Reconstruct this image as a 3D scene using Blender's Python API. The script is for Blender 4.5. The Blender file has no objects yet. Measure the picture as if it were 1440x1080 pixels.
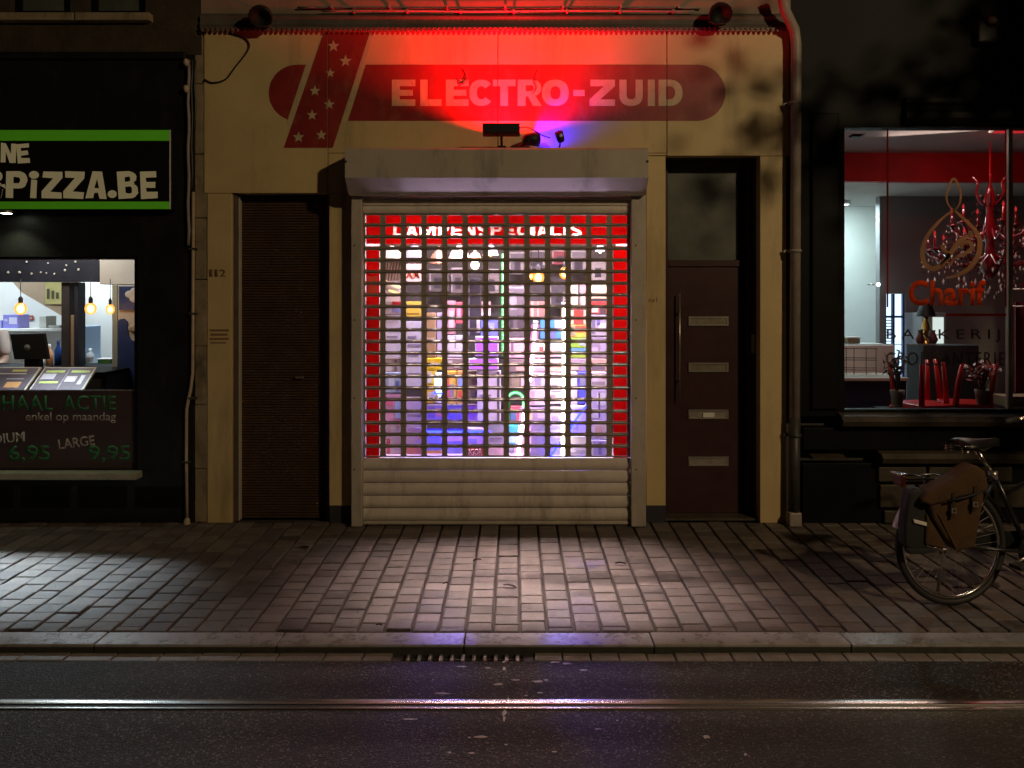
import bpy, bmesh, math, random
from mathutils import Vector, Matrix, Euler
from mathutils.geometry import tessellate_polygon
random.seed(7)
R = math.radians
SC = bpy.context.scene
COL = SC.collection

# ------------------------------------------------------------------ camera, sky, exposure
F, CX, CY, CAMH, CAMD = 1081.0, 724.0, 420.0, 1.75, 6.0     # focal length / horizon in photo pixels, metres
cam = bpy.data.cameras.new('camera')
cam.sensor_width = 36
cam.lens = F / 1440 * 36
cam.shift_x = -(CX - 720) / 1440
cam.shift_y = -(540 - CY) / 1440
cam.clip_start, cam.clip_end = 0.05, 300
camo = bpy.data.objects.new('camera', cam)
camo.location = (0, -CAMD, CAMH)
camo.rotation_euler = (R(90), 0, 0)
COL.objects.link(camo)
SC.camera = camo

W = bpy.data.worlds.new('World'); SC.world = W; W.use_nodes = True
wn = W.node_tree
sky = wn.nodes.new('ShaderNodeTexSky'); sky.sky_type = 'NISHITA'; sky.sun_disc = False
sky.sun_elevation = R(1.0); sky.sun_rotation = R(200)
wn.links.new(sky.outputs[0], wn.nodes['Background'].inputs[0])
wn.nodes['Background'].inputs[1].default_value = 0.0022

SC.view_settings.view_transform = 'Standard'; SC.view_settings.look = 'None'
SC.view_settings.exposure = 0.0; SC.view_settings.gamma = 1.0
SC.view_settings.use_curve_mapping = False
try:
    cy = SC.cycles
    cy.max_bounces = 7; cy.diffuse_bounces = 3; cy.glossy_bounces = 4; cy.transmission_bounces = 4
    cy.transparent_max_bounces = 16; cy.sample_clamp_indirect = 2.5; cy.sample_clamp_direct = 0
    cy.caustics_reflective = False; cy.caustics_refractive = False; cy.use_denoising = True
    cy.blur_glossy = 0.6
except Exception:
    pass

# ------------------------------------------------------------------ helpers
def PX(px, Y): return (px - CX) * (Y + CAMD) / F
def PZ(py, Y): return CAMH - (py - CY) * (Y + CAMD) / F
SLOPE = 0.025
def gz(Y): return SLOPE * Y if Y < 0 else 0.0

def link(o, parent=None):
    COL.objects.link(o)
    if parent is not None: o.parent = parent
    return o
def tag(o, label=None, cat=None, group=None, kind=None):
    if label: o['label'] = label
    if cat: o['category'] = cat
    if group: o['group'] = group
    if kind: o['kind'] = kind
    return o
def thing(name, label, cat, loc=(0, 0, 0), rot=(0, 0, 0), group=None):
    o = bpy.data.objects.new(name, None); o.location = loc; o.rotation_euler = rot
    o.empty_display_size = .1
    return tag(link(o), label, cat, group)

class MB:
    def __init__(s): s.v = []; s.f = []; s.sm = []
    def add(s, vs, fs, smooth=False):
        b = len(s.v); s.v += [tuple(p) for p in vs]
        for f in fs: s.f.append([b + i for i in f]); s.sm.append(smooth)
        return s
    def box(s, x0, x1, y0, y1, z0, z1):
        if x0 > x1: x0, x1 = x1, x0
        if y0 > y1: y0, y1 = y1, y0
        if z0 > z1: z0, z1 = z1, z0
        return s.add([(x0,y0,z0),(x1,y0,z0),(x1,y1,z0),(x0,y1,z0),(x0,y0,z1),(x1,y0,z1),(x1,y1,z1),(x0,y1,z1)],
                     [(3,2,1,0),(4,5,6,7),(0,1,5,4),(1,2,6,5),(2,3,7,6),(3,0,4,7)])
    def bbox(s, x0, x1, y0, y1, z0, z1, b=.006):
        """box with chamfered edges"""
        if x0 > x1: x0, x1 = x1, x0
        if y0 > y1: y0, y1 = y1, y0
        if z0 > z1: z0, z1 = z1, z0
        b = min(b, (x1-x0)*.3, (y1-y0)*.3, (z1-z0)*.3)
        bm = bmesh.new()
        bmesh.ops.create_cube(bm, size=1)
        for v in bm.verts:
            v.co = Vector((x0 if v.co.x < 0 else x1, y0 if v.co.y < 0 else y1, z0 if v.co.z < 0 else z1))
        bmesh.ops.bevel(bm, geom=bm.edges[:], offset=b, segments=2, affect='EDGES', profile=.5)
        return s.addbm(bm)
    def addbm(s, bm, smooth=False):
        bm.verts.ensure_lookup_table(); bm.verts.index_update()
        s.add([v.co[:] for v in bm.verts], [[v.index for v in f.verts] for f in bm.faces], smooth)
        bm.free(); return s
    def tube(s, pts, r, n=8, closed=False, cap=True):
        pts = [Vector(p) for p in pts]; m = len(pts); rs = r if isinstance(r, (list, tuple)) else [r]*m
        vs = []; up = None
        for i, p in enumerate(pts):
            a = pts[(i-1) % m] if (i > 0 or closed) else p
            c = pts[(i+1) % m] if (i < m-1 or closed) else p
            t = (c - a).normalized()
            if up is None:
                up = Vector((0,0,1)) if abs(t.z) < .9 else Vector((1,0,0))
            u = (up - t*up.dot(t))
            if u.length < 1e-5: u = t.orthogonal()
            u.normalize(); up = u; w = t.cross(u)
            for k in range(n):
                a_ = 2*math.pi*k/n
                vs.append(p + (u*math.cos(a_) + w*math.sin(a_))*rs[i])
        fs = []
        for i in range(m if closed else m-1):
            j = (i+1) % m
            for k in range(n):
                l = (k+1) % n
                fs.append((i*n+k, i*n+l, j*n+l, j*n+k))
        s.add(vs, fs, True)
        if cap and not closed:
            b = len(s.v) - len(vs)
            s.f.append([b+k for k in range(n)][::-1]); s.sm.append(False)
            s.f.append([b+(m-1)*n+k for k in range(n)]); s.sm.append(False)
        return s
    def lathe(s, prof, c=(0,0,0), n=16, axis='z'):
        vs = []; fs = []
        for (r, h) in prof:
            for k in range(n):
                a = 2*math.pi*k/n
                p = (r*math.cos(a), r*math.sin(a), h)
                if axis == 'x': p = (h, p[0], p[1])
                if axis == 'y': p = (p[0], h, p[1])
                vs.append((c[0]+p[0], c[1]+p[1], c[2]+p[2]))
        for i in range(len(prof)-1):
            for k in range(n):
                l = (k+1) % n
                fs.append((i*n+k, i*n+l, (i+1)*n+l, (i+1)*n+k))
        return s.add(vs, fs, True)
    def ball(s, c, r, n=12, m=8, sc=(1,1,1)):
        prof = [(max(1e-4, math.sin(math.pi*i/m)), -math.cos(math.pi*i/m)) for i in range(m+1)]
        vs = []; fs = []
        for (q, h) in prof:
            for k in range(n):
                a = 2*math.pi*k/n
                vs.append((c[0]+r*sc[0]*q*math.cos(a), c[1]+r*sc[1]*q*math.sin(a), c[2]+r*sc[2]*h))
        for i in range(m):
            for k in range(n):
                l = (k+1) % n
                fs.append((i*n+k, i*n+l, (i+1)*n+l, (i+1)*n+k))
        return s.add(vs, fs, True)
    def prism(s, loops, y0, y1, back=True):
        """loops of (x, z): outer then holes; extruded from y0 (front) to y1"""
        L = [[Vector((x, z, 0)) for x, z in lp] for lp in loops]
        flat = [p for lp in L for p in lp]
        tris = tessellate_polygon(L); n = len(flat)
        vs = [(p.x, y0, p.y) for p in flat] + [(p.x, y1, p.y) for p in flat]
        fs = []
        for t in tris:
            a, b, c = [flat[i] for i in t]
            cr = (b-a).cross(c-a).z
            t = tuple(t) if cr > 0 else tuple(t)[::-1]
            fs.append(t)
            if back: fs.append(tuple(i+n for i in t[::-1]))
        o = 0
        for lp in L:
            m = len(lp)
            for i in range(m):
                j = (i+1) % m
                fs.append((o+i, o+j, o+j+n, o+i+n))
            o += m
        return s.add(vs, fs)
    def ring(s, o, i, y0, y1):
        """rectangular frame: o / i = outer / inner (x0, x1, z0, z1)"""
        def q(r, y): return [(r[0], y, r[2]), (r[1], y, r[2]), (r[1], y, r[3]), (r[0], y, r[3])]
        vs = q(o, y0)+q(i, y0)+q(o, y1)+q(i, y1); fs = []
        for k in range(4):
            l = (k+1) % 4
            fs += [(k, l, 4+l, 4+k), (8+k, 12+k, 12+l, 8+l), (k, 8+k, 8+l, l), (4+k, 4+l, 12+l, 12+k)]
        return s.add(vs, fs)
    def profile(s, prof, x0, x1):
        """closed (y, z) profile extruded along x"""
        n = len(prof)
        vs = [(x0, y, z) for y, z in prof] + [(x1, y, z) for y, z in prof]
        fs = [(i, (i+1) % n, (i+1) % n + n, i+n) for i in range(n)]
        fs += [tuple(range(n))[::-1], tuple(range(n, 2*n))]
        return s.add(vs, fs)
    def mesh(s, name, m):
        me = bpy.data.meshes.new(name)
        me.from_pydata(s.v, [], s.f)
        me.polygons.foreach_set('use_smooth', s.sm)
        bm = bmesh.new(); bm.from_mesh(me)
        bmesh.ops.recalc_face_normals(bm, faces=bm.faces[:]); bm.to_mesh(me); bm.free()
        if m: me.materials.append(m)
        me.update(); return me
    def build(s, name, m, parent=None, off=None):
        if off: s.v = [(x-off[0], y-off[1], z-off[2]) for x, y, z in s.v]
        return link(bpy.data.objects.new(name, s.mesh(name, m)), parent)

def rrect(x0, x1, z0, z1, r, k=3):
    pts = []
    for (cx_, cz_, a0) in ((x1-r, z1-r, 0), (x0+r, z1-r, 90), (x0+r, z0+r, 180), (x1-r, z0+r, 270)):
        for i in range(k+1):
            a = R(a0 + 90*i/k); pts.append((cx_+r*math.cos(a), cz_+r*math.sin(a)))
    return pts
def arc(cx_, cz_, r, a0, a1, n):
    return [(cx_+r*math.cos(R(a0+(a1-a0)*i/n)), cz_+r*math.sin(R(a0+(a1-a0)*i/n))) for i in range(n+1)]

def text_mesh(body, bold=0.0, extrude=0.0, space=1.0):
    cu = bpy.data.curves.new('t', 'FONT'); cu.body = body; cu.size = 1; cu.offset = bold
    cu.extrude = extrude; cu.space_character = space; cu.resolution_u = 4
    ob = bpy.data.objects.new('t', cu); COL.objects.link(ob)
    dg = bpy.context.evaluated_depsgraph_get(); dg.update()
    me = bpy.data.meshes.new_from_object(ob.evaluated_get(dg))
    bpy.data.objects.remove(ob); bpy.data.curves.remove(cu)
    return me
def text(name, body, px0, px1, py0, py1, Y, m, parent=None, bold=0.0, thick=.002, tilt=0, space=1.0, shear=0, keep=None):
    """lettering fitted to a pixel box on the plane Y, facing the street"""
    me = text_mesh(body, bold, 0.0, space)
    xs = [v.co.x for v in me.vertices]; ys = [v.co.y for v in me.vertices]
    x0, x1, y0, y1 = min(xs), max(xs), min(ys), max(ys)
    X0, X1, Z0, Z1 = PX(px0, Y), PX(px1, Y), PZ(py1, Y), PZ(py0, Y)
    cxm, czm = (X0+X1)/2, (Z0+Z1)/2; ca, sa = math.cos(R(tilt)), math.sin(R(tilt))
    bm = bmesh.new(); bm.from_mesh(me); bpy.data.meshes.remove(me)
    bmesh.ops.remove_doubles(bm, verts=bm.verts[:], dist=1e-5)
    r = bmesh.ops.extrude_face_region(bm, geom=bm.faces[:])
    ex = set(e for e in r['geom'] if isinstance(e, bmesh.types.BMVert))
    for v in bm.verts:
        u = (v.co.x-x0)/(x1-x0)*(X1-X0)+X0; w = (v.co.y-y0)/(y1-y0)*(Z1-Z0)+Z0
        u += shear*(w-czm); du, dw = u-cxm, w-czm
        v.co = Vector((cxm+du*ca-dw*sa, Y if v not in ex else Y-thick, czm+du*sa+dw*ca))
    if keep: keep(bm)
    bmesh.ops.recalc_face_normals(bm, faces=bm.faces[:])
    me = bpy.data.meshes.new(name); bm.to_mesh(me); bm.free(); me.materials.append(m)
    return link(bpy.data.objects.new(name, me), parent)

def _stroke(pts, sx, sy):
    """constant weight stroke along a centre line in the unit square"""
    n = len(pts); L_, R_ = [], []
    for i, p in enumerate(pts):
        a = pts[max(i-1, 0)]; b = pts[min(i+1, n-1)]; d = Vector((b[0]-a[0], b[1]-a[1])).normalized()
        L_.append((p[0]-d.y*sx/2, p[1]+d.x*sy/2)); R_.append((p[0]+d.y*sx/2, p[1]-d.x*sy/2))
    return L_+R_[::-1]
def _ell(cx_, cy_, rx, ry, a0, a1, n=10, pw=1.0):
    out = []
    for i in range(n+1):
        a = R(a0+(a1-a0)*i/n); c, s_ = math.cos(a), math.sin(a)
        out.append((cx_+rx*math.copysign(abs(c)**pw, c), cy_+ry*math.copysign(abs(s_)**pw, s_)))
    return out
def glyph(ch, s=.3, t=.22):
    """outline loops (outer, holes) of a heavy block capital in the unit square"""
    m0, m1 = .5-t*.45, .5+t*.45
    if ch == 'E': return [[(0,0),(1,0),(1,t),(s,t),(s,m0),(.9,m0),(.9,m1),(s,m1),(s,1-t),(1,1-t),(1,1),(0,1)]]
    if ch == 'L': return [[(0,0),(1,0),(1,t),(s,t),(s,1),(0,1)]]
    if ch == 'T': return [[(.5-s/2,0),(.5+s/2,0),(.5+s/2,1-t),(1,1-t),(1,1),(0,1),(0,1-t),(.5-s/2,1-t)]]
    if ch == 'I': return [[(0,0),(1,0),(1,1),(0,1)]]
    if ch == '-': return [[(0,0),(1,0),(1,1),(0,1)]]
    if ch == 'Z': return [[(0,0),(1,0),(1,t),(.42,t),(1,1-t),(1,1),(.04,1),(.04,1-t),(.56,1-t),(0,t)]]
    if ch == 'N': return [[(0,0),(s*.9,0),(s*.9,.58),(1-s,0),(1,0),(1,1),(1-s*.9,1),(1-s*.9,.42),(s,1),(0,1)]]
    if ch == 'M': q_ = s*.75; return [[(0,0),(q_,0),(q_,.62),(.42,0),(.58,0),(1-q_,.62),(1-q_,0),(1,0),(1,1),(1-q_*1.15,1),(.5,.42),(q_*1.15,1),(0,1)]]
    if ch == 'A': return [[(0,0),(s*1.02,0),(s*1.22,.2),(1-s*1.22,.2),(1-s*1.02,0),(1,0),(.5+s*.62,1),(.5-s*.62,1)], [(.385,.38),(.5,.76),(.615,.38)]]
    if ch == 'O': return [_ell(.5,.5,.5,.5,0,342,19,.86), _ell(.5,.5,.5-s,.5-t,0,-342,19,.86)]
    if ch == 'C': return [_ell(.5,.5,.5,.5,38,322,18,.86)+_ell(.5,.5,.5-s,.5-t,322,38,18,.86)]
    if ch == 'D': return [[(0,0),(.42,0)]+_ell(.45,.5,.55,.5,-85,85,12,.9)+[(.42,1),(0,1)], [(s,t),(s,1-t)]+_ell(.45,.5,.55-s,.5-t,80,-80,10,.9)]
    if ch == 'U': return [[(0,1),(0,.42)]+_ell(.5,.42,.5,.42,190,350,14,.86)+[(1,.42),(1,1),(1-s,1),(1-s,.42)]+_ell(.5,.42,.5-s,.42-t,350,190,12,.86)+[(s,.42),(s,1)]]
    if ch in 'PR':
        b = .36; out = [(0,0),(s,0),(s,b)]
        if ch == 'R': out += [(.44,b),(.66,0),(1.03,0),(.74,.41)]
        else: out += [(.55,b)]
        out += _ell(.58,(1+b)/2,.42,(1-b)/2,-60 if ch == 'R' else -85,85,10,.9)+[(.55,1),(0,1)]
        return [out, [(s,b+t*.8),(s,1-t*.85),(.56,1-t*.85)]+_ell(.58,(1+b)/2,.42-s*.95,(1-b)/2-t*.82,75,-75,8,.9)+[(.56,b+t*.8)]]
    if ch == 'B':
        out = [(0,0),(.5,0)]+_ell(.56,.27,.44,.27,-80,62,9,.9)+[(.82,.53)]+_ell(.52,.76,.42,.24,-50,80,9,.9)+[(.5,1),(0,1)]
        return [out, [(s,t*.8),(s,.45),(.55,.45)]+_ell(.56,.31,.15,.135,70,-70,6)+[(.55,t*.8)], [(s,.61),(s,1-t*.8),(.5,1-t*.8)]+_ell(.52,.715,.13,.105,70,-70,6)+[(.5,.61)]]
    if ch == 'S':
        c = _ell(.5,.75-t*.12,.5-s/2,.25-t*.28,25,270,12,.9)+_ell(.5,.25+t*.12,.5-s/2,.25-t*.28,90,-155,12,.9)
        c = [p for i, p in enumerate(c) if i == 0 or (abs(p[0]-c[i-1][0])+abs(p[1]-c[i-1][1])) > 1e-3]
        return [_stroke(c, s, t)]
    if ch == '&':
        return [_ell(.38,.76,.3,.24,0,342,15), _ell(.38,.76,.12,.09,0,-342,12)]
def block(name, ch, px0, px1, py0, py1, Y, m, parent, s=.3, t=.22, thick=.0008, tilt=0, jit=0, keep=None):
    X0, X1, Z0, Z1 = PX(px0, Y), PX(px1, Y), PZ(py1, Y), PZ(py0, Y)
    cxm, czm = (X0+X1)/2, (Z0+Z1)/2; ca, sa = math.cos(R(tilt)), math.sin(R(tilt)); loops = []
    for lp in glyph(ch, s, t):
        o = []
        for a, b in lp:
            u_ = X0+a*(X1-X0)-cxm+random.uniform(-jit, jit); v_ = Z0+b*(Z1-Z0)-czm+random.uniform(-jit, jit)
            o.append((cxm+u_*ca-v_*sa, czm+u_*sa+v_*ca))
        loops.append(o)
    mb = MB(); mb.prism(loops, Y-thick, Y, back=False); ob = mb.build(name, m, parent)
    if keep:
        bm = bmesh.new(); bm.from_mesh(ob.data); keep(bm); bm.to_mesh(ob.data); bm.free()
    return ob

def copy_tree(o, parent=None):
    c = o.copy(); COL.objects.link(c)
    if parent is not None: c.parent = parent
    for ch in list(o.children): copy_tree(ch, c)
    return c

# ------------------------------------------------------------------ materials
def mat(name, col, rough=.6, metal=0.0, var=0.0, vscale=6.0, bump=0.0, bscale=60.0, stain=None, emit=None, es=0.0, rnd=0.0, spec=.5, coat=0.0, rvar=0.0):
    m = bpy.data.materials.new(name); m.use_nodes = True; nt = m.node_tree; N = nt.nodes; L = nt.links
    b = N['Principled BSDF']
    b.inputs['Roughness'].default_value = rough; b.inputs['Metallic'].default_value = metal
    b.inputs['Specular IOR Level'].default_value = spec; b.inputs['Coat Weight'].default_value = coat
    rgb = N.new('ShaderNodeRGB'); rgb.outputs[0].default_value = (*col, 1); out = rgb.outputs[0]
    tc = N.new('ShaderNodeTexCoord')
    geo = N.new('ShaderNodeNewGeometry')
    pos = geo.outputs['Position']
    if rnd:
        oi = N.new('ShaderNodeObjectInfo')
        ad = N.new('ShaderNodeMath'); ad.operation = 'ADD'
        L.new(oi.outputs['Random'], ad.inputs[0]); L.new(geo.outputs['Random Per Island'], ad.inputs[1])
        fr = N.new('ShaderNodeMath'); fr.operation = 'FRACT'; L.new(ad.outputs[0], fr.inputs[0])
        mr = N.new('ShaderNodeMapRange'); mr.inputs[3].default_value = 1-rnd; mr.inputs[4].default_value = 1+rnd
        L.new(fr.outputs[0], mr.inputs[0])
        mx = N.new('ShaderNodeVectorMath'); mx.operation = 'SCALE'
        L.new(out, mx.inputs[0]); L.new(mr.outputs[0], mx.inputs['Scale']); out = mx.outputs[0]
    if var:
        n1 = N.new('ShaderNodeTexNoise'); n1.inputs['Scale'].default_value = vscale; n1.inputs['Detail'].default_value = 7
        n1.inputs['Roughness'].default_value = .65
        L.new(pos, n1.inputs['Vector'])
        mr = N.new('ShaderNodeMapRange'); mr.inputs[1].default_value = .3; mr.inputs[2].default_value = .7
        mr.inputs[3].default_value = 1-var; mr.inputs[4].default_value = 1+var
        L.new(n1.outputs[0], mr.inputs[0])
        mx = N.new('ShaderNodeVectorMath'); mx.operation = 'SCALE'
        L.new(out, mx.inputs[0]); L.new(mr.outputs[0], mx.inputs['Scale']); out = mx.outputs[0]
        if rvar:
            m2 = N.new('ShaderNodeMapRange'); m2.inputs[1].default_value = .3; m2.inputs[2].default_value = .7
            m2.inputs[3].default_value = rough-rvar; m2.inputs[4].default_value = rough+rvar
            L.new(n1.outputs[0], m2.inputs[0]); L.new(m2.outputs[0], b.inputs['Roughness'])
    if stain:
        scol, samt, sscale, stretch = stain
        mp = N.new('ShaderNodeMapping'); mp.inputs['Scale'].default_value = (sscale, sscale, sscale*stretch)
        L.new(pos, mp.inputs['Vector'])
        n2 = N.new('ShaderNodeTexNoise'); n2.inputs['Scale'].default_value = 1; n2.inputs['Detail'].default_value = 6
        n2.inputs['Roughness'].default_value = .7
        L.new(mp.outputs[0], n2.inputs['Vector'])
        mr = N.new('ShaderNodeMapRange'); mr.inputs[1].default_value = .52; mr.inputs[2].default_value = .75
        mr.inputs[4].default_value = samt
        L.new(n2.outputs[0], mr.inputs[0])
        mx = N.new('ShaderNodeMix'); mx.data_type = 'RGBA'
        L.new(mr.outputs[0], mx.inputs['Factor']); L.new(out, mx.inputs[6]); mx.inputs[7].default_value = (*scol, 1)
        out = mx.outputs[2]
    L.new(out, b.inputs['Base Color'])
    if bump:
        n3 = N.new('ShaderNodeTexNoise'); n3.inputs['Scale'].default_value = bscale; n3.inputs['Detail'].default_value = 4
        L.new(pos, n3.inputs['Vector'])
        bp = N.new('ShaderNodeBump'); bp.inputs['Strength'].default_value = bump; bp.inputs['Distance'].default_value = .01
        L.new(n3.outputs[0], bp.inputs['Height']); L.new(bp.outputs[0], b.inputs['Normal'])
    if emit:
        b.inputs['Emission Color'].default_value = (*emit, 1); b.inputs['Emission Strength'].default_value = es
    return m
def glass(name, tint=(1,1,1), refl=.12, rough=.02):
    m = bpy.data.materials.new(name); m.use_nodes = True; nt = m.node_tree; N = nt.nodes; L = nt.links
    N.remove(N['Principled BSDF'])
    t = N.new('ShaderNodeBsdfTransparent'); t.inputs[0].default_value = (*tint, 1)
    g = N.new('ShaderNodeBsdfGlossy'); g.inputs['Roughness'].default_value = rough
    lw = N.new('ShaderNodeLayerWeight'); lw.inputs[0].default_value = refl
    mx = N.new('ShaderNodeMixShader')
    L.new(lw.outputs['Fresnel'], mx.inputs[0]); L.new(t.outputs[0], mx.inputs[1]); L.new(g.outputs[0], mx.inputs[2])
    L.new(mx.outputs[0], N['Material Output'].inputs[0]); return m
def film(name, col, trans=.6):
    """translucent coloured window film"""
    m = bpy.data.materials.new(name); m.use_nodes = True; nt = m.node_tree; N = nt.nodes; L = nt.links
    N.remove(N['Principled BSDF'])
    t = N.new('ShaderNodeBsdfTranslucent'); t.inputs[0].default_value = (*col, 1)
    d = N.new('ShaderNodeBsdfDiffuse'); d.inputs[0].default_value = (*col, 1)
    mx = N.new('ShaderNodeMixShader'); mx.inputs[0].default_value = 1-trans
    L.new(t.outputs[0], mx.inputs[1]); L.new(d.outputs[0], mx.inputs[2])
    L.new(mx.outputs[0], N['Material Output'].inputs[0]); return m
def glow(name, col, s):
    m = bpy.data.materials.new(name); m.use_nodes = True; nt = m.node_tree; N = nt.nodes
    N.remove(N['Principled BSDF'])
    e = N.new('ShaderNodeEmission'); e.inputs[0].default_value = (*col, 1); e.inputs[1].default_value = s
    nt.links.new(e.outputs[0], N['Material Output'].inputs[0]); return m
_flat = {}
def flat(col, rough=.5):
    k = tuple(round(c, 3) for c in col) + (rough,)
    if k not in _flat: _flat[k] = mat('coloured_card', col, rough, var=.08, vscale=30)
    return _flat[k]

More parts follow.
